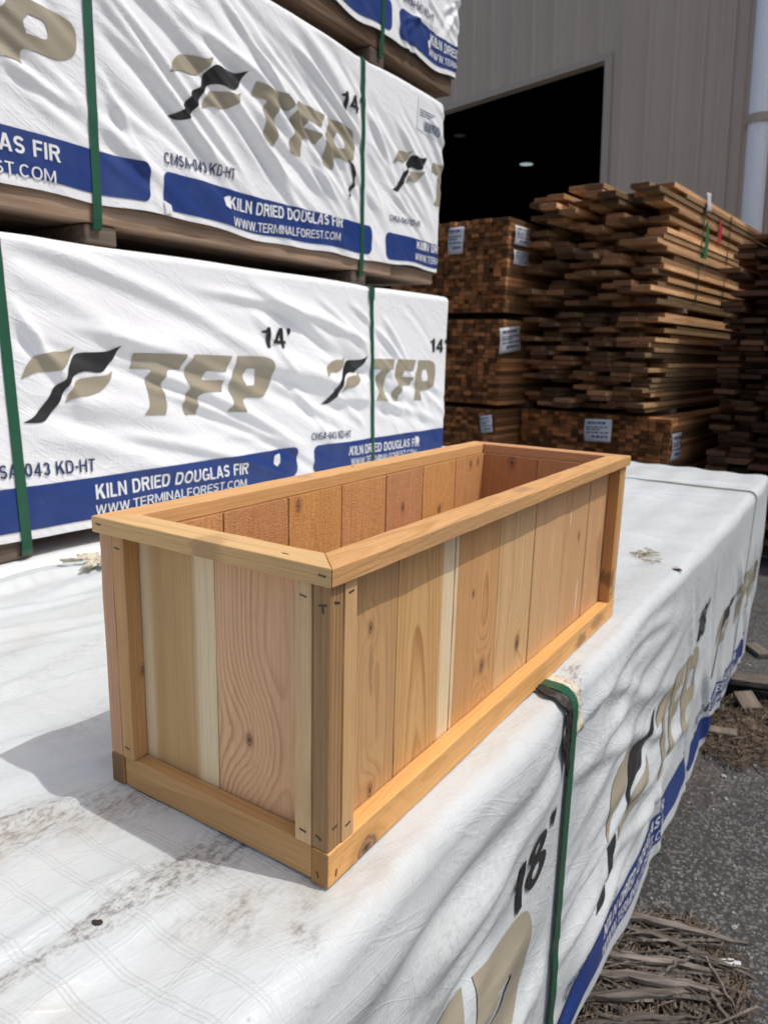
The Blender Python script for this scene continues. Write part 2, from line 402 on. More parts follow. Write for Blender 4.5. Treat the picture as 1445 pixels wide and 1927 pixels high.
# -- rim: local x from outer edge inward, y = thickness, z length
rim_end = wood('cedar_rim_end', (0.585, 0.42, 0.225), (0.44, 0.275, 0.135), 0.0030, (0.01, 0.035), 12.1, contrast=0.5, warp=0.7, taper=0.01,
               marks=((0.0, 0.145, 0.030, 0.022, (0.36, 0.215, 0.10), 0.6),))
rim_near = wood('cedar_rim_near', (0.555, 0.345, 0.170), (0.37, 0.20, 0.085), 0.0062, (0.018, 0.055), 13.7, contrast=0.7, warp=1.4, taper=0.05, rough_sawn=0.35,
                knots=(), marks=((0.020, 0.44, 0.012, 0.028, (0.30, 0.18, 0.12), 0.55), (0.0, 0.28, 0.004, 0.2, (0.43, 0.26, 0.13), 0.5)))
rim_back = wood('cedar_rim_back', (0.60, 0.375, 0.185), (0.42, 0.235, 0.10), 0.0050, (0.018, 0.055), 14.9, contrast=0.45, warp=1.2, taper=0.03,
                marks=((0.015, 0.33, 0.010, 0.018, (0.36, 0.24, 0.18), 0.6),))
rim_far = wood('cedar_rim_far', (0.50, 0.29, 0.165), (0.37, 0.20, 0.105), 0.0050, (0.018, 0.055), 15.3, contrast=0.5)
zt = PH
g = 0.0004
# thickness direction must be down or up; pick origin accordingly
def rim(o, zdir, xdir, ln, mat):
    M = frame(o, zdir, xdir); yv = Vector(zdir).cross(Vector(xdir))
    if yv.z > 0: M.translation = Vector(o) - Vector((0, 0, RIMT))
    return plank('rim_rail', M, RIMW, RIMT, ln, mat, 0.0011, mitre=RIMW)
r_near = rim((g, 0, zt), X, Y, PL-2*g, rim_near)              # y = X x Y = +Z
r_back = rim((g, PW, zt), X, -Y, PL-2*g, rim_back)            # y = -Z
r_end = rim((0, g, zt), Y, X, PW-2*g, rim_end)                # y = Y x X = -Z
r_far = rim((PL, g, zt), Y, -X, PW-2*g, rim_far)
for yy_ in (0.0105, PW-0.012): staple(r_end, (-0.0002, yy_, PH-0.0075), (0, 1, 0.08), (-1, 0, 0), 0.006)
staple(r_end, (0.012, 0.06, PH+0.0001), (0, 1, 0), (0, 0, 1), 0.006)
staple(r_back, (0.45, PW-0.012, PH+0.0001), (1, 0.3, 0), (0, 0, 1), 0.006)

# ------------------------------------------------------------------ wrap sheets
def fold_field(folds, X_, S_):
    h = np.zeros_like(X_)
    for (xa, sa, xb, sb, w, amp) in folds:
        dx, ds = xb-xa, sb-sa; L = math.hypot(dx, ds) + 1e-9
        ux, us = dx/L, ds/L
        px, ps = X_-xa, S_-sa
        t = (px*ux + ps*us)/L
        bow = 0.035*L*np.sin(np.clip(t, 0, 1)*math.pi)
        d = -px*us + ps*ux - bow
        tt = np.clip(t, -0.15, 1.15)
        e = np.clip(np.minimum(tt+0.15, 1.15-tt)/0.35, 0, 1)
        e = e*e*(3-2*e)
        h += amp*e*np.exp(-(d/w)**2)
        h -= 0.45*amp*e*np.exp(-((d+1.7*w)/(1.2*w))**2)
    return h

def sines(X_, S_, seed, n, k0, k1, amp):
    r = np.random.RandomState(seed); h = np.zeros_like(X_)
    for _ in range(n):
        k = 2*math.pi*math.exp(r.uniform(math.log(k0), math.log(k1))); a = r.uniform(0, math.pi)
        h += np.sin(k*math.cos(a)*X_ + k*math.sin(a)*S_ + r.uniform(0, 6.28))*r.uniform(.5, 1)
    return h*amp/math.sqrt(n)

class Wrap:
    """sheet over a box: s runs from the front hem up the front, over the top to the back and down"""
    def __init__(s, x0, x1, yf, yb, z0, z1, rad, disp, straps=(), hem=None, endround=0.02, lean=0.0):
        s.x0, s.x1, s.yf, s.yb, s.z0, s.z1, s.r = x0, x1, yf, yb, z0, z1, rad
        s.h = z1-z0-rad; s.a = rad*math.pi/2; s.w = (yb-yf)-2*rad
        s.len = 2*s.h + 2*s.a + s.w
        s.disp, s.straps, s.hem, s.er, s.lean = disp, straps, hem, endround, lean
    def pos(s, X_, S_, off=0.0):
        X_ = np.asarray(X_, float); S_ = np.asarray(S_, float)
        r = s.r
        s1, s2, s3, s4 = s.h, s.h+s.a, s.h+s.a+s.w, s.h+2*s.a+s.w
        t1 = np.clip((S_-s1)/r, 0, math.pi/2); t2 = np.clip((S_-s3)/r, 0, math.pi/2)
        y = s.yf + r*(1-np.cos(t1)) + np.clip(S_-s2, 0, s.w) + r*np.sin(t2)
        z = s.z0 + np.clip(S_, -1, s.h) + r*np.sin(t1) - r*(1-np.cos(t2)) - np.clip(S_-s4, 0, s.h)
        th = t1 + t2                       # 0 front, pi/2 top, pi back
        ny, nz = -np.cos(th), np.sin(th)
        d = s.disp(X_, S_)
        for xs in s.straps:
            d = d*(1-0.93*np.exp(-((X_-xs)/0.030)**2)) - 0.004*np.exp(-((X_-xs)/0.05)**2)
        fr = np.clip((s.h - S_)/s.h, 0, 1)
        if s.hem is not None:
            k = np.clip(1-(S_/0.22), 0, 1)**1.5
            z = z + s.hem(X_)*k*(S_ < s.h)
        y = y + s.lean*fr
        # ends of the pack turn inwards
        e = np.clip((X_-(s.x1-s.er))/s.er, 0, 1); e2 = np.clip(((s.x0+s.er)-X_)/s.er, 0, 1)
        ins = s.er*(1-np.sqrt(np.clip(1-e*e, 0, 1))) + s.er*(1-np.sqrt(np.clip(1-e2*e2, 0, 1)))
        dd = d + off - ins
        return np.stack([X_ + 0*S_, y + ny*dd, z + nz*dd], -1)
    def on_sheet(s, X_, S_, off):
        i = np.clip(np.searchsorted(s.gx, X_, 'right')-1, 0, len(s.gx)-2); j = np.clip(np.searchsorted(s.gs, S_, 'right')-1, 0, len(s.gs)-2)
        fx = ((X_-s.gx[i])/(s.gx[i+1]-s.gx[i]))[:, None]; fs = ((S_-s.gs[j])/(s.gs[j+1]-s.gs[j]))[:, None]
        q = (s.P[j, i]*(1-fx)+s.P[j, i+1]*fx)*(1-fs) + (s.P[j+1, i]*(1-fx)+s.P[j+1, i+1]*fx)*fs
        q = q.copy(); q[:, 1] -= off
        return q
    def mesh(s, name, xs, ss, attrs=None):
        Xg, Sg = np.meshgrid(xs, ss); P = s.pos(Xg, Sg); s.gx, s.gs, s.P = np.asarray(xs), np.asarray(ss), P
        ns, nx = Xg.shape
        idx = np.arange(ns*nx).reshape(ns, nx)
        q = np.stack([idx[:-1, :-1], idx[:-1, 1:], idx[1:, 1:], idx[1:, :-1]], -1).reshape(-1, 4)
        verts = P.reshape(-1, 3)
        faces = q.tolist()
        n0 = len(verts)
        # end caps
        faces.append(idx[:, -1].tolist()); faces.append(idx[::-1, 0].tolist())
        me = bpy.data.meshes.new(name); me.from_pydata(verts.tolist(), [], faces)
        sm = [True]*(len(faces)-2) + [False, False]
        me.polygons.foreach_set('use_smooth', sm)
        uvl = me.uv_layers.new(name='sheet')
        li = np.zeros(len(me.loops), dtype=np.int32); me.loops.foreach_get('vertex_index', li)
        uv = np.stack([Xg.reshape(-1), Sg.reshape(-1)], -1)[li]
        uvl.data.foreach_set('uv', uv.reshape(-1).astype(np.float32))
        for k, fn in (attrs or {}).items():
            a = me.attributes.new(k, 'FLOAT', 'POINT')
            a.data.foreach_set('value', fn(Xg, Sg).reshape(-1).astype(np.float32))
        me.update()
        return me

def wrap_mat(name, grid=1.0, dirty=1.0, tone=(0.572, 0.604, 0.606), crk=0.17):
    t = NT(name); uv = t.new('ShaderNodeUVMap').outputs[0]
    wob = t.noise(t.scale(uv, (9, 9, 1)), 1.0, 3)
    wob2 = t.noise(t.scale(uv, (9, 9, 1), (7, 3, 0)), 1.0, 3)
    u, v, _ = t.xyz(uv)
    def lines(c, w, per, k):
        f = t.m('FRACT', t.m('ADD', t.m('DIVIDE', c, per), t.m('MULTIPLY', w, 0.35)))
        o = None
        for p in k:
            a = t.sstep(t.m('ABSOLUTE', t.m('SUBTRACT', f, p)), 0.004, 0.022, 1.0, 0.0)
            o = a if o is None else t.m('MAXIMUM', o, a)
        return o
    ln = t.m('MAXIMUM', lines(u, wob, 0.040, (0.2, 0.30, 0.40)), t.m('MULTIPLY', lines(v, wob2, 0.061, (0.3, 0.37)), 0.6))
    patchy = t.sstep(t.noise(t.scale(uv, (3.3, 3.3, 1), (1, 5, 0)), 1.0, 2), 0.35, 0.65, 0.12, 1.0)
    ln = t.m('MULTIPLY', ln, t.m('MULTIPLY', patchy, grid))
    crump = t.noise(t.scale(uv, (26, 26, 1)), 1.0, 5, 0.6, dist=0.6)
    weave = t.noise(t.scale(uv, (420, 420, 1)), 1.0, 2)
    col = t.mix(t.m('MULTIPLY', ln, 0.15), tone, tuple(c*0.6 for c in tone))
    col = t.mix(t.sstep(t.noise(t.scale(uv, (2.3, 5, 1), (3, 1, 0)), 1.0, 4, 0.6), 0.48, 0.72, 0.0, 0.22*dirty), col, (0.49, 0.48, 0.455))
    spk = t.noise(t.scale(uv, (85, 85, 1)), 1.0, 3, 0.6)
    col = t.mix(t.sstep(spk, 0.70, 0.78, 0.0, 0.5*dirty), col, (0.22, 0.19, 0.16))
    at = t.new('ShaderNodeAttribute', attribute_name='dirt').outputs['Fac']
    br = t.new('ShaderNodeAttribute', attribute_name='brown').outputs['Fac']
    dn = t.noise(t.scale(uv, (75, 140, 1)), 1.0, 5, 0.75)
    dn2 = t.noise(t.scale(uv, (14, 22, 1), (4, 4, 0)), 1.0, 4, 0.65)
    dm = t.m('MULTIPLY', at, t.m('ADD', t.sstep(dn, 0.42, 0.62), t.m('MULTIPLY', t.sstep(dn2, 0.35, 0.65), 0.45)), clamp=True)
    col = t.mix(t.m('MULTIPLY', dm, 0.82), col, t.mix(t.sstep(dn, 0.45, 0.7), (0.34, 0.325, 0.30), (0.11, 0.10, 0.095)))
    bm_ = t.m('MULTIPLY', br, t.sstep(dn2, 0.3, 0.62), clamp=True)
    col = t.mix(t.m('MULTIPLY', bm_, 0.55), col, (0.44, 0.36, 0.27))
    # the woven tapes show as fine close lines
    tp = t.m('SINE', t.m('MULTIPLY', t.m('ADD', u, t.m('MULTIPLY', wob, 0.012)), 2*math.pi/0.0062))
    tp = t.m('MULTIPLY', t.sstep(tp, 0.55, 0.95), t.sstep(t.noise(t.scale(uv, (5, 5, 1), (9, 9, 0)), 1.0, 3), 0.42, 0.68))
    col = t.mix(t.m('MULTIPLY', tp, 0.09*grid), col, tuple(c*0.55 for c in tone))
    # fine scratches
    sc = t.noise(t.scale(uv, (30, 380, 1), (2, 9, 0)), 1.0, 3, 0.6, dist=1.5)
    col = t.mix(t.sstep(sc, 0.70, 0.78, 0.0, 0.28*dirty), col, (0.42, 0.40, 0.38))
    def crease(ang, sc, seed):
        q = t.new('ShaderNodeVectorRotate', rotation_type='Z_AXIS'); t.put(q.inputs['Vector'], uv); q.inputs['Angle'].default_value = ang
        nn = t.noise(t.scale(q.outputs[0], sc, (seed, seed*2, 0)), 1.0, 3, 0.55, dist=0.8)
        return t.sstep(t.m('ABSOLUTE', t.m('SUBTRACT', nn, 0.5)), 0.0, 0.035, 1.0, 0.0)
    cr = t.m('ADD', crease(0.5, (2.5, 16, 1), 1.3), t.m('MULTIPLY', crease(0.15, (5, 30, 1), 4.1), 0.6))
    cr = t.m('ADD', cr, t.m('MULTIPLY', crease(1.4, (6, 22, 1), 7.7), 0.4))
    n = t.bump(crump, 0.006, 0.30)
    n = t.bump(cr, 0.0022, crk, n)
    n = t.bump(t.m('ADD', t.m('ADD', ln, t.m('MULTIPLY', tp, 0.5)), t.m('MULTIPLY', weave, 0.35)), 0.0007, 0.55, n)
    return t.out(col, t.sstep(crump, 0.3, 0.7, 0.36, 0.5), n, 0.45)

def print_mat(name, col, rough=0.42):
    t = NT(name); co = coord(t)
    n = t.noise(co, 240, 3, 0.6); n2 = t.noise(co, 9, 4, 0.6)
    c = t.mix(t.sstep(n2, 0.35, 0.75, 0.0, 0.16), col, tuple(min(1, a*1.0+0.10) for a in col))
    c = t.mix(t.sstep(n, 0.68, 0.76, 0.0, 0.35), c, (0.6, 0.6, 0.6))
    return t.out(c, rough, t.bump(t.noise(co, 26, 4, 0.6), 0.004, 0.3), 0.45)

wrap_near_m = wrap_mat('wrap_white_dirty', 1.0, 1.0)
wrap_m = wrap_mat('wrap_white', 0.12, 0.3, (0.85, 0.855, 0.86), 0.28)
blue_m = print_mat('ink_blue', (0.010, 0.038, 0.185))
taupe_m = print_mat('ink_taupe', (0.335, 0.295, 0.215))
black_m = print_mat('ink_black', (0.014, 0.015, 0.016))
navy_m = print_mat('ink_navy', (0.018, 0.035, 0.105))
white_m = print_mat('ink_white', (0.78, 0.79, 0.80))

def strap_mat(name, col):
    t = NT(name); co = coord(t)
    c = t.mix(t.noise(t.scale(co, (40, 40, 12)), 1.0, 4, .6), tuple(a*0.75 for a in col), tuple(a*1.3 for a in col))
    return t.out(c, 0.35, t.bump(t.noise(co, 300, 2), 0.0006, 0.4), 0.5)
strap_m = strap_mat('strap_green', (0.012, 0.085, 0.043))
black_strap_m = strap_mat('strap_black', (0.012, 0.012, 0.012))

# ------- printing: 2d shapes (x, s) pressed on a wrap
def curve_mesh(loops=None, text=None, bold=0.0):
    cu = bpy.data.curves.new('shape', 'FONT' if text is not None else 'CURVE')
    cu.dimensions = '2D'
    if text is not None:
        cu.body = text; cu.size = 1.0; cu.offset = bold; cu.resolution_u = 4
    else:
        cu.fill_mode = 'BOTH'
        for lp in loops:
            sp = cu.splines.new('POLY'); sp.points.add(len(lp)-1)
            for p, (a, b) in zip(sp.points, lp): p.co = (a, b, 0, 1)
            sp.use_cyclic_u = True
    ob = bpy.data.objects.new('shape', cu)
    me = bpy.data.meshes.new_from_object(ob)
    bm = bmesh.new(); bm.from_mesh(me)
    bpy.data.objects.remove(ob); bpy.data.curves.remove(cu); bpy.data.meshes.remove(me)
    bmesh.ops.remove_doubles(bm, verts=bm.verts, dist=1e-5)
    return bm

def arc(cx, cy, rx, ry, a0, a1, n=12, p=2.0):
    o = []
    for k in range(n+1):
        a = R(a0+(a1-a0)*k/n); c_, s_ = math.cos(a), math.sin(a)
        o.append((cx+rx*math.copysign(abs(c_)**(2/p), c_), cy+ry*math.copysign(abs(s_)**(2/p), s_)))
    return o
def ribbon(pts, t, closed=False):
    n = len(pts); L = []; Rr = []
    for i in range(n):
        a = pts[(i-1) % n] if (closed or i > 0) else pts[i]; b = pts[(i+1) % n] if (closed or i < n-1) else pts[i]
        dx, dy = b[0]-a[0], b[1]-a[1]; l = math.hypot(dx, dy) or 1
        nx, ny = -dy/l*t/2, dx/l*t/2
        L.append((pts[i][0]+nx, pts[i][1]+ny)); Rr.append((pts[i][0]-nx, pts[i][1]-ny))
    m_ = n if closed else n-1
    return [[Rr[i], Rr[(i+1) % n], L[(i+1) % n], L[i]] for i in range(m_)]
def rc(x0, x1, y0, y1): return [(x0, y0), (x1, y0), (x1, y1), (x0, y1)]
def glyph(c, t):
    """strokes of a plain grotesque capital, height 1 -> (pieces, width); a piece is a list of polygons"""
    h = t/2; st = [rc(0, t, 0, 1)]
    if c == 'I': return [st], t
    if c == 'L': return [st, [rc(t, .55, 0, t*.9)]], .55
    if c == 'F': return [st, [rc(t, .57, 1-t*.9, 1)], [rc(t, .52, .43, .43+t*.85)]], .57
    if c == 'E': return [st, [rc(t, .60, 1-t*.9, 1)], [rc(t, .55, .46, .46+t*.85)], [rc(t, .61, 0, t*.9)]], .61
    if c == 'T': return [[rc(0, .64, 1-t*.9, 1)], [rc(.32-h, .32+h, 0, 1-t*.9)]], .64
    if c == 'H': return [st, [rc(.70-t, .70, 0, 1)], [rc(t, .70-t, .45, .45+t*.9)]], .70
    if c == 'K':
        w = .72; P = lambda f: (t+f*(w-t), .30+f*.70)
        return [st, [[(t, .30), (w, 1), (w-1.35*t, 1), (t, .30+1.5*t)]], [[P(.22), (w-1.25*t, 0), (w+.04, 0), P(.50)]]], w+.04
    if c == 'N':
        w = .71; return [st, [rc(w-t, w, 0, 1)], [[(t, 1), (t, 1-1.6*t), (w-t, 0), (w-t, 1.6*t)]]], w
    if c == 'M':
        w = .86; return [st, [rc(w-t, w, 0, 1)], [[(t, 1), (t, 1-1.9*t), (w/2, 0), (w/2, 1.9*t)]], [[(w-t, 1), (w/2, 1.9*t), (w/2, 0), (w-t, 1-1.9*t)]]], w
    if c == 'W':
        w = 1.0; q = lambda a, b, k: [(a, 1), (b, 0), (b+t, 0), (a+t, 1)]
        x = [0, w*.25-h*.6, w*.5-h, w*.75-h*1.4, w-t]
        return [[q(x[0], x[1], 0)], [[(x[1], 0), (x[1]+t, 0), (x[2]+t, 1), (x[2], 1)]], [q(x[2], x[3], 0)], [[(x[3], 0), (x[3]+t, 0), (w, 1), (w-t, 1)]]], w
    if c == 'A':
        w = .76; return [[[(0, 0), (1.05*t, 0), (w/2, 1-1.7*t), (w/2, 1), (w/2-.58*t, 1)]], [[(w, 0), (w/2+.58*t, 1), (w/2, 1), (w/2, 1-1.7*t), (w-1.05*t, 0)]], [rc(.24, w-.24, .22, .22+t*.8)]], w
    if c == 'D': return [st, ribbon([(t, 1-h*.9)] + arc(.36, .5, .35-h, .5-h*.9, 90, -90, 14) + [(t, h*.9)], t)], .71
    if c == 'O': return [ribbon(arc(.39, .5, .39-h, .5-h, 0, 345, 23, 2.3), t, True)], .78
    if c == '0': return [ribbon(arc(.29, .5, .29-h, .5-h, 0, 345, 23, 2.3), t, True)], .58
    if c == 'C': return [ribbon(arc(.37, .5, .37-h, .5-h, 42, 318, 22, 2.2), t)], .73
    if c == 'G': return [ribbon(arc(.38, .5, .38-h, .5-h, 45, 325, 22, 2.2), t), [rc(.42, .76, .38, .38+t*.8)], [rc(.76-t*.9, .76, .05, .38)]], .76
    if c == 'U': return [ribbon([(h, 1), (h, .5)] + arc(.35, .34, .35-h, .34-h, 180, 360, 14, 2.2) + [(.70-h, .5), (.70-h, 1)], t)], .70
    if c == 'S':
        r1 = (.5-h)/2; return [ribbon(arc(.32, .5+r1, .32-h, r1, 22, 262, 16) + arc(.32, .5-r1, .32-h, r1, 82, -158, 16), t)], .64
    if c in 'RP':
        b = [st, ribbon([(t, 1-h*.9)] + arc(.40, .72, .28-h, .28-h*.9, 90, -90, 12) + [(t, .44+h*.9)], t)]
        if c == 'R': b.append([[(.30, .45), (.30+1.15*t, .45), (.71, 0), (.71-1.2*t, 0)]])
        return b, (.71 if c == 'R' else .68)
    if c == '3':
        r1 = (.5-h*.6)/2; return [ribbon(arc(.29, .98-h-r1+.0, .27-h, r1, 160, -80, 16), t), ribbon(arc(.29, h+r1, .29-h, r1, 80, -160, 16), t)], .58
    if c == '8': return [ribbon(arc(.29, .755, .265-h, .245-h, 0, 340, 18), t, True), ribbon(arc(.29, .275, .29-h, .275-h, 0, 340, 18), t, True)], .58
    if c == '1': return [[rc(.20, .20+t, 0, 1)], [[(.02, .70), (.20, .70), (.20, .97), (.15, .84), (.02, .80)]]], .20+t
    if c == '4': return [[rc(.36, .36+t, 0, 1)], [rc(0, .36, .21, .21+t*.85)], [rc(.36+t, .46+t, .21, .21+t*.85)], [[(0, .21+t*.85), (t*1.1, .21+t*.85), (.36, 1-1.7*t), (.36, 1)]]], .46+t
    if c == '-': return [[rc(0, .30, .36, .36+t)]], .30
    if c == '.': return [[rc(0, t, 0, t)]], t
    if c == "'": return [[[(0, 1), (0, .84), (t*.2, .66), (t*.55, .68), (t, .84), (t, 1)]]], t
    return [], .22
def text_bm(text, t):
    bm = bmesh.new(); x = 0.0
    for c in text.replace("\u2019", "'"):
        ps, w = glyph(c, t)
        for k, piece in enumerate(ps):
            for poly in piece:
                vs = [bm.verts.new((x+a, min(1, max(0, b)), 0.0003*k)) for a, b in poly]
                f = bm.faces.new(vs)
                if len(vs) > 4: bmesh.ops.triangulate(bm, faces=[f])
        x += w + (.12 if c != ' ' else 0.18)
    bmesh.ops.remove_doubles(bm, verts=bm.verts, dist=1e-6)
    return bm

def smooth_loop(pts, n=5):
    """closed Catmull-Rom through pts; a point given as (x, z, 1) is a sharp corner"""
    N = len(pts); out = []
    for i in range(N):
        p0, p1, p2, p3 = pts[i-1], pts[i], pts[(i+1) % N], pts[(i+2) % N]
        s1 = len(p1) > 2; s2 = len(p2) > 2
        for k in range(n):
            t = k/n
            q = []
            for a in (0, 1):
                m1 = (p2[a]-p0[a])*0.5 if not s1 else (p2[a]-p1[a])
                m2 = (p3[a]-p1[a])*0.5 if not s2 else (p2[a]-p1[a])
                h = ((2*t**3-3*t**2+1)*p1[a] + (t**3-2*t**2+t)*m1 + (-2*t**3+3*t**2)*p2[a] + (t**3-t**2)*m2)
                q.append(h)
            out.append(tuple(q))
    return out

def press(name, bms, wrap, parent, mats, off=0.0018, step=0.008):
    """bms: list of (bmesh in (x,s) space, material index)"""
    out = bmesh.new()
    for bm, mi in bms:
        xs = [v.co.x for v in bm.verts]; ss = [v.co.y for v in bm.verts]
        for lo, hi, no, gl in ((min(xs), max(xs), (1, 0, 0), wrap.gx), (min(ss), max(ss), (0, 1, 0), wrap.gs)):
            for k in gl[(gl > lo) & (gl < hi)]:
                co = (k, 0, 0) if no[0] else (0, k, 0)
                bmesh.ops.bisect_plane(bm, geom=list(bm.verts)+list(bm.edges)+list(bm.faces), plane_co=co, plane_no=no, dist=1e-6)
        bmesh.ops.bisect_plane(bm, geom=list(bm.verts)+list(bm.edges)+list(bm.faces), plane_co=(wrap.x1-.004, 0, 0), plane_no=(1, 0, 0), dist=1e-6, clear_outer=True)
        bm.verts.ensure_lookup_table()
        if not len(bm.verts): bm.free(); continue
        A = np.array([tuple(v.co) for v in bm.verts])
        P = wrap.on_sheet(A[:, 0], A[:, 1], off+A[:, 2])
        mp = {}
        for v, p in zip(bm.verts, P): mp[v] = out.verts.new(p)
        for f in bm.faces:
            f2 = out.faces.new([mp[v] for v in f.verts]); f2.material_index = mi; f2.smooth = True
        bm.free()
    # faces look outward (towards -y on the front)
    out.normal_update()
    for f in out.faces:
        if f.normal.y > 0: f.normal_flip()
    me = bm_mesh(name, out)
    return link(name, me, parent, mats)

def fit(bm, x0, x1, s0, s1, slope=0.0, wave=None):
    xs = [v.co.x for v in bm.verts]; ys = [v.co.y for v in bm.verts]
    a, b, c, d = min(xs), max(xs), min(ys), max(ys)
    for v in bm.verts:
        x = x0 + (v.co.x-a)/(b-a)*(x1-x0)
        s = s0 + (v.co.y-c)/(d-c)*(s1-s0) + slope*(x-x0)
        if wave: s += wave(x)
        v.co = (x, s, v.co.z)
    return bm

def rrect(x0, x1, s0, s1, r, slope=0.0, wave=None):
    lp = []
    for cx, cy, a0 in ((x1-r, s1-r, 0), (x0+r, s1-r, 90), (x0+r, s0+r, 180), (x1-r, s0+r, 270)):
        for k in range(6):
            a = R(a0 + 18*k); lp.append((cx + r*math.cos(a), cy + r*math.sin(a)))
    return [(x, s + slope*(x-x0) + (wave(x) if wave else 0)) for x, s in lp]

# emblem and letters, metres, measured from x=0.463 / z=0.28 of the first pack
E_L = [(0.464, .400, 1), (.481, .432), (.505, .451), (.540, .459), (.575, .460), (.600, .471, 1), (.586, .446), (.565, .425), (.536, .415), (.502, .415)]
E_M = [(.726, .475, 1), (.690, .462), (.650, .459), (.620, .458), (.599, .452), (.581, .432), (.563, .397), (.537, .379), (.520, .355), (.490, .321), (.462, .306, 1), (.501, .305), (.521, .316), (.548, .347), (.565, .375), (.587, .403), (.617, .415), (.665, .413), (.697, .436)]
E_R = [(.562, .345, 1), (.577, .375), (.599, .396), (.642, .403), (.677, .406), (.700, .416, 1), (.681, .387), (.657, .369), (.622, .360), (.592, .358)]
L_T = [(.762, .458, 1), (.925, .457, 1), (.911, .417, 1), (.866, .416), (.848, .385), (.852, .352), (.857, .330), (.848, .302, 1), (.780, .305, 1), (.800, .330), (.800, .360), (.796, .385), (.811, .420, 1), (.750, .420, 1)]
L_F = [(.950, .457, 1), (1.097, .454, 1), (1.073, .411, 1), (.998, .413, 1), (.985, .389, 1), (1.066, .386, 1), (1.056, .355, 1), (.981, .354), (.963, .329), (.962, .296, 1), (.918, .298, 1), (.912, .331), (.934, .364), (.924, .390), (.930, .423)]
L_P = [(1.116, .454, 1), (1.235, .451), (1.272, .425), (1.265, .366), (1.222, .334), (1.148, .332), (1.143, .293, 1), (1.076, .297, 1), (1.096, .335), (1.085, .378), (1.111, .423)]
L_PH = [(1.160, .418, 1), (1.196, .414), (1.199, .374), (1.153, .369, 1), (1.146, .395)]
def place(loop, src, dst):
    """src=(x0,x1,z0,z1) -> dst=(x0,x1,s0,s1[,slope])"""
    sl = dst[4] if len(dst) > 4 else 0.0
    o = []
    for p in loop:
        fx = (p[0]-src[0])/(src[1]-src[0]); fz = (p[1]-src[2])/(src[3]-src[2])
        x = dst[0]+fx*(dst[1]-dst[0]); o.append((x, dst[2]+fz*(dst[3]-dst[2]) + sl*(x-dst[0])) + tuple(p[2:]))
    return o
def emblem(wrap, parent, dst):
    src = (.462, .726, .305, .475)
    b = [(curve_mesh([smooth_loop(place(E_L, src, dst))]), 0), (curve_mesh([smooth_loop(place(E_R, src, dst))]), 0), (curve_mesh([smooth_loop(place(E_M, src, dst))]), 1)]
    return press('printed_emblem', b, wrap, parent, [taupe_m, black_m])
def letters(wrap, parent, dst, which='TFP'):
    src = (.750, 1.272, .293, .458)
    b = []
    if 'T' in which: b.append((curve_mesh([smooth_loop(place(L_T, src, dst))]), 0))
    if 'F' in which: b.append((curve_mesh([smooth_loop(place(L_F, src, dst))]), 0))
    if 'P' in which: b.append((curve_mesh([smooth_loop(place(L_P, src, dst)), smooth_loop(place(L_PH, src, dst))]), 0))
    return press('printed_letters', b, wrap, parent, [taupe_m])
def words(wrap, parent, text, x0, x1, s0, s1, mat, bold=0.0, slope=0.0, wave=None, off=0.0030):
    return press('printed_words', [(fit(text_bm(text, .125+2.6*bold), x0, x1, s0, s1, slope, wave), 0)], wrap, parent, [mat], off)
def band(wrap, parent, x0, x1, s0, s1, slope=0.0, wave=None):
    lp = rrect(x0, x1, s0, s1, 0.022, slope)
    bm = curve_mesh([lp])
    return press('printed_band', [(bm, 0)], wrap, parent, [blue_m], 0.0016)

def strip(name, wrap, parent, x, s0, s1, w, mat, xtop=None, off=0.0035, n=60, tail=0.0):
    """taut strap over the sheet"""
    ss = np.linspace(s0, s1, n); bm = bmesh.new()
    xt = x if xtop is None else xtop
    rows = []
    sm = (s1 if s1 < wrap.h else wrap.h)
    XC = x+(xt-x)*np.clip((ss-s0)/max(sm-s0, 1e-6), 0, 1)
    QA = wrap.pos(XC, ss, off); QB = wrap.pos(XC, ss, off+0.0009)
    for s_ in ss:
        f = min(max((s_-s0)/max(sm-s0, 1e-6), 0), 1); xc = x+(xt-x)*f
        q = QA[len(rows)]; q2 = QB[len(rows)]
        rows.append([bm.verts.new((xc-w/2, q[1], q[2])), bm.verts.new((xc+w/2, q[1], q[2])),
                     bm.verts.new((xc+w/2, q2[1], q2[2])), bm.verts.new((xc-w/2, q2[1], q2[2]))])
    if tail:      # strap runs on below the hem and in under the pack
        base = rows[0]
        c = [v.co.copy() for v in base]
        extra = []
        for k, (dy, dz) in enumerate(((0.002, -tail*0.6), (0.006, -tail), (0.05, -tail-0.006))):
            extra.append([bm.verts.new(p + Vector((0, dy, dz))) for p in c])
        rows = extra[::-1] + rows
    for a, b in zip(rows[:-1], rows[1:]):
        for k in range(4): bm.faces.new((a[k], a[(k+1) % 4], b[(k+1) % 4], b[k]))
    bm.faces.new(rows[0]); bm.faces.new(rows[-1][::-1])
    bmesh.ops.recalc_face_normals(bm, faces=bm.faces)
    return link(name, bm_mesh(name, bm), parent, mat)

def rnd_folds(seed, n, xr, sr, slope, ln, w, amp):
    r = random.Random(seed); o = []
    for _ in range(n):
        x = r.uniform(*xr); s_ = r.uniform(*sr); L = r.uniform(*ln); a = math.atan(r.uniform(*slope))
        o.append((x, s_, x+L*math.cos(a), s_+L*math.sin(a), r.uniform(*w), r.uniform(*amp)*r.choice((1, 1, -0.7))))
    return o

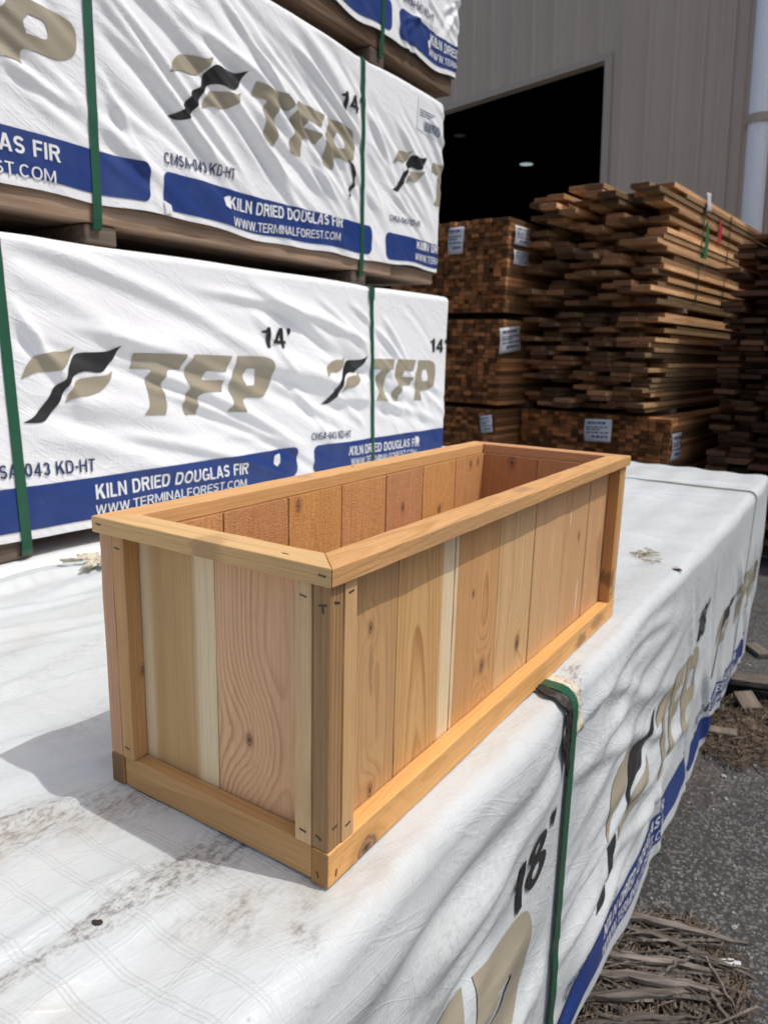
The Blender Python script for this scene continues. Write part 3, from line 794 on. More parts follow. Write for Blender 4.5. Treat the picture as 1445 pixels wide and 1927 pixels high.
# ------------------------------------------------------------------ weathered wood materials
def weathered(name, a, b, scale=1.0, rough=0.85):
    t = NT(name); co = coord(t)
    inf = t.new('ShaderNodeObjectInfo').outputs['Random']; geo = t.new('ShaderNodeNewGeometry').outputs['Random Per Island']
    rr = t.m('FRACT', t.m('ADD', inf, geo))
    off = t.cxyz(t.m('MULTIPLY', rr, 17.0), t.m('MULTIPLY', rr, 5.0), 0.0)
    co2 = t.vm('ADD', co, off)
    gr = t.noise(t.scale(co2, (4*scale, 90*scale, 90*scale)), 1.0, 4, 0.6, dist=0.4)
    bl = t.noise(t.scale(co2, (3*scale, 9*scale, 9*scale)), 1.0, 3)
    c = t.mix(t.sstep(gr, 0.3, 0.7), a, b)
    c = t.mix(t.sstep(bl, 0.35, 0.75, 0.0, 0.5), c, tuple(x*0.55 for x in a))
    v = t.m('ADD', t.m('MULTIPLY', rr, 0.85), 0.55)
    c = t.mix(1.0, c, t.cxyz(v, v, v), 'MULTIPLY')
    return t.out(c, rough, t.bump(gr, 0.0025, 0.6), 0.25)
lumber_m = weathered('lumber_weathered', (0.23, 0.15, 0.10), (0.36, 0.26, 0.18))
bearer_m = weathered('bearer_grey', (0.13, 0.095, 0.07), (0.24, 0.185, 0.14))

def long_boards(name, x0, x1, y0, y1, z0, z1, parent, mat, seed, bw=0.14):
    bm = bmesh.new(); r = random.Random(seed); n = max(1, int(round((y1-y0)/bw)))
    for k in range(n):
        a = y0+(y1-y0)*k/n; b = y0+(y1-y0)*(k+1)/n-0.004
        dx = r.uniform(-0.015, 0.015)
        x = x0+dx
        while x < x1-0.05:
            e = min(x1+dx, x+r.uniform(2.5, 6))
            box_bm(bm, (x, a + r.uniform(0, 0.008), z0+r.uniform(0, .002)), (e-0.003, b, z1-r.uniform(0, .003)), 0.003); x = e
    return link(name, bm_mesh(name, bm), parent, mat)

# ------------------------------------------------------------------ near pack (the planter stands on it)
near = empty('lumber_pack', (0.35, 0.55, -0.8), "white wrapped lumber pack marked 18' with the cedar planter standing on its dirty top", 'lumber pack', 'white wrapped lumber packs')
NZ0 = -0.785
sx = 0.530   # strap
nf = []
r_ = random.Random(11)
hN = 0.785-0.028
for k in range(17):        # folds fan out from the strap corner to the left
    a = R(r_.uniform(176, 225)); L = r_.uniform(0.3, 0.75); o = r_.uniform(0.0, 0.12)
    s0 = hN - r_.uniform(0.02, 0.62)*(1 if k > 6 else 0.3)
    nf.append((sx-0.02-o, s0, sx-0.02-o+L*math.cos(a), s0+L*math.sin(a)*0.5, r_.uniform(.015, .034), r_.uniform(.005, .012)))
for k in range(17):        # and to the right
    a = R(r_.uniform(-32, 14)); L = r_.uniform(0.3, 0.8); o = r_.uniform(0.0, 0.15)
    s0 = hN - r_.uniform(0.02, 0.62)*(1 if k > 6 else 0.3)
    nf.append((sx+0.02+o, s0, sx+0.02+o+L*math.cos(a), s0+L*math.sin(a)*0.6, r_.uniform(.014, .034), r_.uniform(.004, .0095)))
nf += rnd_folds(5, 20, (1.2, 3.0), (0.15, 0.72), (-3.5, -1.2), (.25, .5), (.014, .03), (.004, .010))
nf += rnd_folds(6, 9, (-0.3, 1.4), (0.03, 0.4), (-.25, .45), (.2, .6), (.018, .04), (.005, .010))
nf += rnd_folds(8, 30, (-0.3, 1.4), (0.05, 0.7), (-.15, .35), (.15, .5), (.006, .010), (.001, .0028))
topf = []
r_ = random.Random(3)
for k in range(26):        # far top: ridges across the pack
    x = r_.uniform(1.0, 2.9); y = r_.uniform(0.0, 0.5); L = r_.uniform(.4, .8)
    topf.append((x, hN+.044+y, x+r_.uniform(-.12, .12), hN+.044+y+L, r_.uniform(.012, .03), r_.uniform(.003, .007)))
for k in range(30):        # left top: soft lines
    x = r_.uniform(-.6, .7); y = r_.uniform(0.4, 1.0); L = r_.uniform(.2, .6); a = r_.uniform(-.5, .5)
    topf.append((x, hN+.044+y, x+L*math.cos(a), hN+.044+y+L*math.sin(a), r_.uniform(.006, .02), r_.uniform(.0015, .005)))
for k in range(14):
    x = r_.uniform(-.5, -.05); y = r_.uniform(0.0, .5); L = r_.uniform(.15, .35); a = r_.uniform(-.35, .2)
    topf.append((x, hN+.044+y, x+L*math.cos(a), hN+.044+y+L*math.sin(a), r_.uniform(.005, .012), r_.uniform(.001, .003)))
topf += [(-.30, hN+.044+.19, .02, hN+.044+.172, .007, .0045), (-.20, hN+.044+.37, .0, hN+.044+.30, .012, .005), (.2, hN+1.115, .75, hN+1.06, .018, .008), (-.3, hN+1.06, .5, hN+1.10, .02, .008),
         (2.70, hN+.05, 2.52, hN+.9, .012, -.012)]
def near_disp(X_, S_):
    top = 1/(1+np.exp(-(S_-hN-0.03)/0.012))
    side = 1-top
    fd = fold_field(nf, X_, S_)
    edge = np.clip((hN+0.005-S_)/0.06, 0, 1)
    d = side*(0.35+0.65*edge)*fd + side*sines(X_, S_, 4, 8, .8, 3, .006)
    d = d*(1-.86*np.exp(-((X_-.40)/.12)**4-((S_-.575)/.085)**4)*side)
    y = S_-hN-0.044
    under = np.exp(-((np.clip(np.abs(X_-.447)-.47, 0, 9))/.05)**2)*np.exp(-((np.clip(np.abs(y+.0-.11)-.17, 0, 9))/.05)**2)
    tf = fold_field(topf, X_, S_)
    wave = sines(X_, S_, 9, 9, 1.2, 4.5, .0042) + .0022*np.sin(2*math.pi*(y+.02)/.14)
    t = tf + wave
    t = t*(1-under) - under*(.0010+0.3*np.abs(wave))
    gap = np.clip(-t-0.02, 0, 1)
    d = d + top*np.minimum(t-0.0015*0, 0.02)
    # fat fold where strap pulls the corner in
    d = d - 0.010*np.exp(-((X_-sx)/.07)**2 - ((S_-hN-.01)/.05)**2)
    return d
def near_hem(x): return 0.022*np.sin(x*3.1+.6) + 0.012*np.sin(x*9.7) + 0.006*np.sin(x*27) + 0.012*np.exp(-((x-1.33)/.2)**2)
NW = Wrap(-2.40, 3.07, -0.047, 1.135, NZ0, 0.0, 0.028, near_disp, (sx, 2.56), near_hem, 0.03, 0.010)
xs = np.concatenate([np.linspace(-2.4, -.5, 30)[:-1], np.arange(-.5, .95, .0065), np.arange(.95, 3.03, .011), np.linspace(3.03, 3.07, 8)])
ss = np.concatenate([np.arange(0, NW.h, .0085), np.linspace(NW.h, NW.h+NW.a, 10)[:-1], np.arange(NW.h+NW.a, NW.h+NW.a+NW.w, .0075), np.linspace(NW.h+NW.a+NW.w, NW.len, 24)])
TOP0 = NW.h + NW.a + NW.r*0     # s at top start, y = yf + r
def S_of_y(y): return NW.h + NW.a + (y - NW.yf - NW.r)
def seg_blob(X_, Y_, xa, ya, xb, yb, w0, w1):
    dx, dy = xb-xa, yb-ya; L2 = dx*dx+dy*dy
    t = np.clip(((X_-xa)*dx+(Y_-ya)*dy)/L2, 0, 1)
    d = np.hypot(X_-xa-t*dx, Y_-ya-t*dy); w = w0+(w1-w0)*t
    return np.exp(-(d/w)**2)
def dirt_fn(X_, S_):
    Y_ = S_ - NW.h - NW.a + NW.yf + NW.r
    o = np.zeros_like(X_)
    for (a, s_) in ((( -.40, .165, -.13, .136, .007, .010), 1.0), ((-.15, .138, .02, .128, .013, .022), .95), ((-.10, .150, .0, .12, .030, .03), .42), ((-.30, .335, -.10, .318, .03, .035), .6), ((-.12, .322, .02, .250, .036, .04), .75),
                    ((-.075, .036, -.055, .05, .018, .012), .6), ((-.10, .075, -.03, .055, .018, .014), .4), ((-.055, -.02, -.045, -.012, .012, .012), .7), ((-.02, .02, .0, .04, .02, .02), .28),
                    ((-.05, .0, .01, .02, .006, .006), .5), ((1.36, .09, 1.42, .06, .02, .02), .55), ((1.28, .06, 1.34, .03, .014, .014), .5), ((1.0, .02, 1.5, .10, .05, .1), .18), ((1.6, .4, 1.75, .3, .03, .03), .4),
                    ((.05, .45, .2, .5, .03, .03), .25), ((.1, .62, .3, .68, .02, .02), .3), ((-.1, .6, .2, .75, .02, .02), .2), ((1.29, -.03, 1.32, -.02, .01, .01), .9), ((1.55, .35, 1.62, .31, .012, .006), .8),
                    ((sx+.06, -.03, sx+.085, -.015, .015, .02), .9)):
        o += s_*seg_blob(X_, Y_, *a)
    sd = (S_ < NW.h)
    for (a, s_) in (((.02, .60, .35, .70, .02, .04), .28), ((-.1, .52, .25, .62, .012, .02), .35), ((.6, .60, .75, .66, .05, .03), .35), ((-.2, .3, .1, .5, .05, .05), .16), ((.9, .6, 1.2, .68, .04, .05), .3)):
        o += s_*seg_blob(X_, S_, *a)*sd
    return np.clip(o, 0, 1)
def brown_fn(X_, S_):
    Y_ = S_ - NW.h - NW.a + NW.yf + NW.r
    o = np.zeros_like(X_)
    for (a, s_) in (((-.30, .13, -.22, .10, .02, .03), .8), ((-.3, .33, 0, .27, .05, .05), .6), ((0, -.02, .12, -.03, .03, .02), .45), ((-.05, .02, .05, -.01, .04, .03), .3), ((.3, -.02, .5, -.02, .03, .03), .3),
                    ((1.55, .45, 1.8, .35, .03, .05), .6), ((1.8, .5, 2.2, .45, .03, .05), .4), ((.1, .75, .5, .85, .06, .04), .35), ((.1, .95, .4, 1.0, .03, .03), .35), ((-.12, .06, .0, .05, .03, .03), .3), ((2.5, -.03, 2.7, .5, .04, .04), .6)):
        o += s_*seg_blob(X_, Y_, *a)
    return np.clip(o, 0, 1)
nwrap = link('wrap', NW.mesh('wrap', xs, ss, {'dirt': dirt_fn, 'brown': brown_fn}), near, wrap_near_m)
def zs(z): return z - NZ0
words(NW, nwrap, "18\u2019", .326, .480, zs(-.250), zs(-.176), black_m, 0.010, slope=0.12)
letters(NW, nwrap, (-.16, .400, zs(-.50), zs(-.255), 0.02))
emblem(NW, nwrap, (.775, 1.135, zs(-.555), zs(-.275)))
letters(NW, nwrap, (1.165, 1.66, zs(-.50), zs(-.29)))
words(NW, nwrap, "18\u2019", 1.60, 1.76, zs(-.285), zs(-.19), black_m, 0.020)
emblem(NW, nwrap, (1.96, 2.33, zs(-.53), zs(-.33)))
letters(NW, nwrap, (2.39, 2.92, zs(-.50), zs(-.315)))
band(NW, nwrap, -.42, .555, zs(-.745), zs(-.645))
band(NW, nwrap, .615, 1.70, zs(-.745), zs(-.645))
band(NW, nwrap, 1.76, 2.86, zs(-.745), zs(-.645))
words(NW, nwrap, "CMSA-043 KD-HT", .62, .92, zs(-.622), zs(-.585), navy_m, 0.012)
words(NW, nwrap, "CMSA-043 KD-HT", 1.78, 2.06, zs(-.622), zs(-.585), navy_m, 0.012)
words(NW, nwrap, "KILN DRIED DOUGLAS FIR", .88, 1.42, zs(-.690), zs(-.655), white_m, 0.018)
words(NW, nwrap, "WWW.TERMINALFOREST.COM", .88, 1.42, zs(-.733), zs(-.706), white_m, 0.004)
words(NW, nwrap, "KILN DRIED DOUGLAS FIR", 2.05, 2.60, zs(-.690), zs(-.655), white_m, 0.018)
words(NW, nwrap, "WWW.TERMINALFOREST.COM", 2.05, 2.60, zs(-.733), zs(-.706), white_m, 0.004)
strip('strap', NW, near, sx+.035, 0.0, NW.h+NW.a+.55, .024, strap_m, xtop=sx, n=150, off=0.006)
strip('strap', NW, near, 2.56, 0.0, NW.h+NW.a+NW.w, .015, strap_m, n=160)
long_boards('lumber', -2.36, 3.03, -0.02, 1.10, -.80, -.745, near, lumber_m, 3)
# corner protector under the strap with the torn dark lining
def corner_piece(name, x0, x1, s0, s1, off, mat, jag, nx=14, n_s=26, seed=1, crump=0.002):
    r = random.Random(seed); bm = bmesh.new(); g_ = []
    j0 = [r.uniform(-jag, jag) for _ in range(n_s)]; j1 = [r.uniform(-jag, jag) for _ in range(n_s)]
    soft = name == 'torn_lining'
    if soft: j0 = [jag*(math.sin(i*.33+1)+.6*math.sin(i*.9)) for i in range(n_s)]; j1 = [jag*(.5*math.sin(i*.27)+.5*math.sin(i*.7+2)) for i in range(n_s)]
    for i in range(n_s):
        s_ = s0+(s1-s0)*i/(n_s-1); row = []
        for k in range(nx):
            f = k/(nx-1); x = (x0+j0[i])*(1-f) + (x1+j1[i])*f
            o = off + (r.uniform(0, crump) if not soft else crump*(.5+.35*math.sin(k*2.6+i*.21)+.15*math.sin(i*.8+k)))
            p = NW.pos(np.array([x]), np.array([s_]), o)[0]; row.append(bm.verts.new(p))
        g_.append(row)
    for i in range(n_s-1):
        for k in range(nx-1): bm.faces.new((g_[i][k], g_[i][k+1], g_[i+1][k+1], g_[i+1][k]))
    me = bm_mesh(name, bm, True); o = link(name, me, near, mat)
    md = o.modifiers.new('thick', 'SOLIDIFY'); md.thickness = 0.0015
    return o
tc = NT('cardboard_cream'); cc = coord(tc)
card_m = tc.out(tc.mix(tc.sstep(tc.noise(cc, 60, 5, .7), .45, .65), (0.62, 0.57, 0.45), (0.25, 0.22, 0.17)), 0.8, tc.bump(tc.noise(cc, 70, 4), 0.003, .6), .2)
tc = NT('lining_black'); cc = coord(tc)
lining_m = tc.out(tc.mix(tc.noise(cc, 60, 4, .7), (0.012, 0.011, 0.010), (0.055, 0.045, 0.04)), 0.45, tc.bump(tc.noise(cc, 80, 4), 0.004, .8), .4)
corner_piece('corner_protector', sx-.024, sx+.046, NW.h-.050, NW.h+NW.a+.06, .0032, card_m, .005, seed=4)
corner_piece('torn_lining', sx-.030, sx-.014, NW.h-.095, NW.h+NW.a+.05, .0045, lining_m, .0045, nx=7, n_s=44, seed=8, crump=.006)
# crumbs, chips and leaf litter lying on the top
def on_top(x, y, up=0.0): 
    p = NW.pos(np.array([x]), np.array([S_of_y(y)]), up)[0]; return Vector(p)
tc = NT('bark_brown'); cc = coord(tc)
bark_m = tc.out(tc.mix(tc.noise(cc, 120, 4, .7), (0.02, 0.014, 0.013), (0.075, 0.052, 0.042)), 0.9, tc.bump(tc.noise(cc, 200, 4), 0.002, .8), .2)
tc = NT('straw_dry'); cc = coord(tc)
straw_m = tc.out(tc.mix(tc.noise(cc, 90, 4, .7), (0.20, 0.15, 0.085), (0.42, 0.34, 0.21)), 0.9, None, .2)
def chip(name, pos, size, mat, label, cat, seed, group=None, flat=0.45):
    r = random.Random(seed); bm = bmesh.new(); bmesh.ops.create_icosphere(bm, subdivisions=2, radius=1.0)
    for v in bm.verts:
        k = 0.65+0.5*r.random(); v.co = Vector((v.co.x*size*k, v.co.y*size*.7*k, v.co.z*size*flat*k))
    o = link(name, bm_mesh(name, bm), None, mat, Matrix.Translation(pos) @ Matrix.Rotation(r.uniform(0, 3), 4, 'Z'))
    return tag(o, label, cat, group)
chip('bark_chip', on_top(-.140, .1375, .0005), .0050, bark_m, 'dark bark chip lying at the end of the black scuff in front of the planter', 'bark chip', 3, None, .28)
chip('bark_chip', on_top(-.222, .1515, .001), .0045, bark_m, 'dark crumb of bark on the scuffed white wrap at the left edge of the photo', 'bark chip', 5, None, .3)
def fluff(name, pos, rad, n, mat, label, cat, seed, ln=.03, thick=.0012):
    r = random.Random(seed); bm = bmesh.new()
    for _ in range(n):
        a = r.uniform(0, 6.28); c = Vector((r.gauss(0, rad), r.gauss(0, rad*.6), r.uniform(.001, .006)))
        d = Vector((math.cos(a), math.sin(a), r.uniform(-.12, .25)))*r.uniform(.4, 1)*ln/2
        tube_bm(bm, [c-d, c+Vector((0, 0, .002)), c+d], [thick*.5, thick, thick*.4], 4)
    return tag(link(name, bm_mesh(name, bm), None, mat, Matrix.Translation(pos)), label, cat)
fluff('straw_tuft', on_top(1.387, .073), .022, 34, straw_m, 'small tuft of dry straw on the white wrap right of the planter', 'straw', 2)
fluff('straw_tuft', on_top(1.335, .038), .014, 10, straw_m, 'few thin dry stalks between the straw tuft and the pack edge', 'straw', 6, .03, .0009)
chip('bark_chip', on_top(1.297, -.027, .002), .011, bark_m, 'flat brown bark chip at the top edge of the pack beyond the planter', 'bark chip', 12, None, .3)
# torn strap scrap by the stacks
scrap = empty('strap_scrap', on_top(.50, 1.05), 'torn scrap of cardboard and green strap lying behind the planter', 'scrap')
bm = bmesh.new(); r = random.Random(4)
for k in range(9):
    c = Vector((r.uniform(-.05, .05), r.uniform(-.04, .03), .006+r.uniform(0, .012)))
    M = Matrix.Translation(c) @ Matrix.Rotation(r.uniform(0, 3), 4, 'Z') @ Matrix.Rotation(r.uniform(-.9, .9), 4, 'X')
    box_bm(bm, (-r.uniform(.012, .03), -.008, -.0015), (r.uniform(.012, .03), .008, .0015), 0, M)
link('card_shred', bm_mesh('card_shred', bm), scrap, card_m, Matrix.Translation(on_top(.50, 1.05)))
bm = bmesh.new(); box_bm(bm, (0, -.008, 0), (.14, .008, .0012), 0, Matrix.Rotation(-.5, 4, 'Z') @ Matrix.Rotation(-.06, 4, 'Y'))
link('strap_end', bm_mesh('strap_end', bm), scrap, strap_m, Matrix.Translation(on_top(.50, 1.03, .006)))

# ------------------------------------------------------------------ lower pack under the left stack
low = empty('lumber_pack', (0.4, 1.8, -.8), 'low white wrapped pack carrying the left stack behind the planter', 'lumber pack', 'white wrapped lumber packs')
def low_disp(X_, S_): return sines(X_, S_, 21, 10, 1.0, 6, .0035)
LW = Wrap(-2.2, 3.0, 1.150, 2.36, NZ0, -.004, .03, low_disp, (), None, .03)
link('wrap', LW.mesh('wrap', np.linspace(-2.2, 3.0, 150), np.linspace(0, LW.len, 140)), low, wrap_m)
long_boards('lumber', -2.16, 2.96, 1.18, 2.33, -.80, -.745, low, lumber_m, 5)

# ------------------------------------------------------------------ left stack: three wrapped packs
FY = 1.19
def stack_pack(label, x0, x1, z0, z1, folds, straps, seed, hem_amp, rad=.022, loc=None):
    e = empty('lumber_pack', (1.0, 1.8, z0), label, 'lumber pack', 'white wrapped lumber packs')
    def disp(X_, S_):
        f = np.clip((z1-z0-S_)/.03, 0, 1)
        tp = 1/(1+np.exp(-(S_-(z1-z0-rad)-.02)/.01))
        return (1-tp)*(.25+.75*f)*(1-.6/(1+np.exp((S_-.165)/.012)))*fold_field(folds, X_, S_) + sines(X_, S_, seed, 9, .8, 4, .004)
    def hem(x): return hem_amp*(np.sin(x*4.3+seed)+.6*np.sin(x*11+seed*2)+.35*np.sin(x*25))
    W = Wrap(x0, x1, FY, 2.35, z0, z1, rad, disp, straps, hem, .018)
    xs_ = np.concatenate([np.linspace(x0, .2, 14)[:-1], np.arange(.2, x1-.02, .0065), np.linspace(x1-.02, x1, 8)])
    ss_ = np.concatenate([np.arange(0, W.h, .0065), np.linspace(W.h, W.h+W.a, 9)[:-1], np.linspace(W.h+W.a, W.len, 70)])
    w = link('wrap', W.mesh('wrap', xs_, ss_, None), e, wrap_m)
    return e, W, w

def tear(name, W, parent, loop, mat, off=.002):
    return press(name, [(curve_mesh([loop]), 0)], W, parent, [mat], off)

# -- pack 1 (bottom)
z0, z1 = .047, .705
f1 = rnd_folds(31, 22, (.1, 1.7), (.12, .62), (-.50, -.14), (.45, 1.1), (.011, .034), (.003, .0105))
f1 += rnd_folds(32, 24, (1.2, 2.2), (.25, .62), (-1.1, -.45), (.25, .5), (.010, .018), (.003, .008))
f1 += rnd_folds(33, 12, (.3, 1.3), (.02, .35), (-.5, -.2), (.3, .7), (.010, .028), (.003, .010))
f1 += [(.445, .53, .52, .40, .012, .012), (.445, .50, .60, .30, .014, .011), (.76, .38, 1.40, .12, .016, .012), (.60, .47, 1.25, .28, .018, .010), (.45, .65, 1.2, .42, .02, .010), (1.0, .58, 1.85, .44, .014, .009)]
p1, W1, w1 = stack_pack("bottom wrapped pack of the left stack, marked 14' above its large letters", -1.9, 2.39, z0, z1, f1, (.443, 1.822), 2, .004)
s = lambda z: z - .047
emblem(W1, w1, (.462, .726, s(.305), s(.475))); letters(W1, w1, (.750, 1.272, s(.293), s(.458)))
words(W1, w1, "14\u2019", 1.228, 1.361, s(.480), s(.540), black_m, .020)
words(W1, w1, "CMSA-043 KD-HT", .345, .634, s(.192), s(.222), navy_m, .014, slope=-.04)
band(W1, w1, .300, 1.392, s(.068), s(.166))
words(W1, w1, "KILN DRIED DOUGLAS FIR", .630, 1.156, s(.114), s(.149), white_m, .020, slope=-.012)
words(W1, w1, "WWW.TERMINALFOREST.COM", .628, 1.148, s(.076), s(.100), white_m, .004, slope=-.012)
emblem(W1, w1, (1.518, 1.780, s(.298), s(.460))); letters(W1, w1, (1.815, 2.285, s(.285), s(.450)))
words(W1, w1, "14\u2019", 2.240, 2.378, s(.479), s(.533), black_m, .020)
words(W1, w1, "CMSA-043 KD-HT", 1.461, 1.685, s(.180), s(.206), navy_m, .014, slope=-.03)
band(W1, w1, 1.476, 2.388, s(.064), s(.160))
words(W1, w1, "KILN DRIED DOUGLAS FIR", 1.674, 2.171, s(.110), s(.143), white_m, .020, slope=-.02)
words(W1, w1, "WWW.TERMINALFOREST.COM", 1.690, 2.150, s(.074), s(.098), white_m, .004, slope=-.02)
emblem(W1, w1, (-.60, -.34, s(.305), s(.475))); letters(W1, w1, (-.31, .21, s(.293), s(.458)))
band(W1, w1, -.80, .215, s(.068), s(.166))
strip('strap', W1, p1, .449, 0.0, W1.h+W1.a+.5, .024, strap_m, xtop=.432, n=120, tail=.035)
strip('strap', W1, p1, 1.838, 0.0, W1.h+W1.a+.5, .020, strap_m, xtop=1.806, n=120, tail=.035)
strip('strap', W1, p1, -.9, 0.0, W1.h+W1.a+.5, .024, strap_m, n=100, tail=.035)
tear('torn_flap', W1, p1, [(1.276, s(.150)), (1.300, s(.153)), (1.304, s(.122)), (1.290, s(.112)), (1.274, s(.122))], white_m, .004)
tear('torn_flap', W1, p1, [(2.135, s(.142)), (2.165, s(.138)), (2.160, s(.112)), (2.148, s(.110))], white_m, .004)
long_boards('lumber', -1.86, 2.35, 1.215, 2.32, .0515, .09, p1, lumber_m, 7)
bm = bmesh.new(); q = W1.pos(np.array([1.80]), np.array([W1.h+.002]), .006)[0]
box_bm(bm, (1.788, q[1]-.004, .655), (1.816, q[1], .70), .001); 
link('strap_clip', bm_mesh('strap_clip', bm), p1, strap_m)
# -- pack 2 (middle)
z0, z1 = .790, 1.425
f2 = rnd_folds(41, 44, (.1, 1.6), (.16, .64), (-.80, -.36), (.30, .95), (.009, .024), (.003, .0105))
f2 += rnd_folds(42, 34, (1.2, 2.25), (.15, .62), (-1.0, -.5), (.25, .5), (.009, .014), (.003, .008))
f2 += [(.47, .24, .84, .10, .014, .012), (.72, .39, 1.08, .14, .013, .010), (.93, .48, 1.6, .29, .014, .011), (1.39, .55, 1.74, .36, .012, .010), (.70, .55, 1.3, .20, .016, .009), (.69, .30, .86, .02, .010, .010), (1.5, .33, 1.7, .12, .012, .010)]
p2, W2, w2 = stack_pack("middle wrapped pack of the left stack with a ripped hole in its letters", -1.9, 2.285, z0, z1, f2, (.683, 1.745), 5, .006)
s = lambda z: z - .790
letters(W2, w2, (.13, .652, s(1.032), s(1.160), .0)); emblem(W2, w2, (-.16, .10, s(1.03), s(1.20)))
band(W2, w2, -.10, .832, s(.812), s(.905))
words(W2, w2, "KILN DRIED DOUGLAS FIR", .050, .594, s(.850), s(.884), white_m, .020, slope=.012)
words(W2, w2, "WWW.TERMINALFOREST.COM", .045, .580, s(.803), s(.829), white_m, .004, slope=.014)
emblem(W2, w2, (.900, 1.178, s(1.030), s(1.205), .02)); letters(W2, w2, (1.200, 1.690, s(1.040), s(1.195), .0))
words(W2, w2, "14\u2019", 1.608, 1.730, s(1.230), s(1.284), black_m, .020, slope=.10)
words(W2, w2, "CMSA-043 KD-HT", .878, 1.122, s(.915), s(.943), navy_m, .014, slope=.045)
band(W2, w2, .872, 1.798, s(.805), s(.898), slope=.006)
words(W2, w2, "KILN DRIED DOUGLAS FIR", 1.103, 1.620, s(.850), s(.882), white_m, .020, slope=.045)
words(W2, w2, "WWW.TERMINALFOREST.COM", 1.115, 1.605, s(.808), s(.832), white_m, .004, slope=.045)
emblem(W2, w2, (1.920, 2.160, s(1.045), s(1.205))); letters(W2, w2, (2.192, 2.72, s(1.035), s(1.195)), 'T')
words(W2, w2, "CMSA-043 KD-HT", 1.905, 2.126, s(.938), s(.960), navy_m, .014, slope=.03)
band(W2, w2, 1.887, 2.284, s(.805), s(.898))
words(W2, w2, "KILN DR", 2.105, 2.272, s(.860), s(.890), white_m, .020, slope=.03)
words(W2, w2, "WWW.TERM", 2.095, 2.273, s(.815), s(.842), white_m, .004, slope=.03)
strip('strap', W2, p2, .682, 0.0, W2.h+W2.a+.5, .023, strap_m, xtop=.686, n=120, tail=.055)
strip('strap', W2, p2, 1.740, 0.0, W2.h+W2.a+.5, .020, strap_m, xtop=1.732, n=120, tail=.055)
strip('strap', W2, p2, -.8, 0.0, W2.h+W2.a+.5, .024, strap_m, n=100, tail=.05)
tear('ripped_hole', W2, p2, [(1.642, s(1.088)), (1.672, s(1.075)), (1.690, s(1.050)), (1.688, s(1.018)), (1.668, s(.995)), (1.648, s(.972)), (1.640, s(.978)), (1.655, s(1.000)), (1.672, s(1.020)), (1.674, s(1.045)), (1.660, s(1.066))], lining_m, .0034)
tear('torn_flap', W2, p2, [(1.080, s(.872)), (1.100, s(.882)), (1.112, s(.866)), (1.105, s(.848)), (1.084, s(.852))], white_m, .004)
tear('torn_flap', W2, p2, [(.868, s(.825)), (.892, s(.818)), (.896, s(.798)), (.874, s(.792))], white_m, .004)
tear('torn_flap', W2, p2, [(2.155, s(.895)), (2.178, s(.892)), (2.172, s(.866)), (2.160, s(.868))], white_m, .004)
# barcode sticker
stk = press('barcode_label', [(curve_mesh([[(2.075, s(1.285)), (2.262, s(1.270)), (2.262, s(1.380)), (2.078, s(1.392))]]), 0)], W2, w2, [white_m], .0020)
bars = []; r = random.Random(8); x = 2.125
while x < 2.235:
    w_ = r.choice((.002, .004, .006)); bars.append((curve_mesh([[(x, s(1.288)), (x+w_, s(1.288)), (x+w_, s(1.322)), (x, s(1.322))]]), 0)); x += w_+r.choice((.003, .005))
for k in range(3): bars.append((curve_mesh([[(2.09, s(1.352-.009*k)), (2.20-.02*k, s(1.352-.009*k)), (2.20-.02*k, s(1.355-.009*k)), (2.09, s(1.355-.009*k))]]), 0))
press('barcode', bars, W2, w2, [navy_m], .0030)
long_boards('lumber', -1.86, 2.27, 1.200, 2.32, .748, .80, p2, lumber_m, 9)
# -- pack 3 (top)
z0, z1 = 1.530, 2.18
f3 = rnd_folds(51, 40, (.8, 2.2), (.12, .62), (-.9, -.4), (.3, .6), (.008, .016), (.003, .009)) + rnd_folds(52, 30, (1.9, 2.35), (.02, .3), (-2, 2), (.1, .25), (.006, .014), (.004, .010))
p3, W3, w3 = stack_pack("top wrapped pack of the left stack, overhanging the others at upper centre", -1.9, 2.372, z0, z1, f3, (1.85,), 9, .011)
s = lambda z: z - 1.530
band(W3, w3, .95, 1.893, s(1.548), s(1.640)); band(W3, w3, 1.938, 2.371, s(1.548), s(1.640))
words(W3, w3, "KILN DRIED", 2.150, 2.368, s(1.597), s(1.628), white_m, .020)
words(W3, w3, "WWW.TERM", 2.140, 2.368, s(1.560), s(1.582), white_m, .004)
words(W3, w3, "CMSA-043 KD-HT", 1.960, 2.172, s(1.664), s(1.692), navy_m, .014)
emblem(W3, w3, (1.00, 1.26, s(1.77), s(1.94))); letters(W3, w3, (1.29, 1.80, s(1.77), s(1.93)))
strip('strap', W3, p3, 1.838, 0.0, W3.h+W3.a+.5, .020, strap_m, xtop=1.862, n=120, tail=.075)
tear('torn_flap', W3, p3, [(2.130, s(1.600)), (2.150, s(1.606)), (2.152, s(1.585)), (2.136, s(1.578))], white_m, .004)
long_boards('lumber', -1.86, 2.36, 1.200, 2.32, 1.472, 1.535, p3, weathered('lumber_dark', (0.15, 0.085, 0.05), (0.26, 0.17, 0.11)), 12)
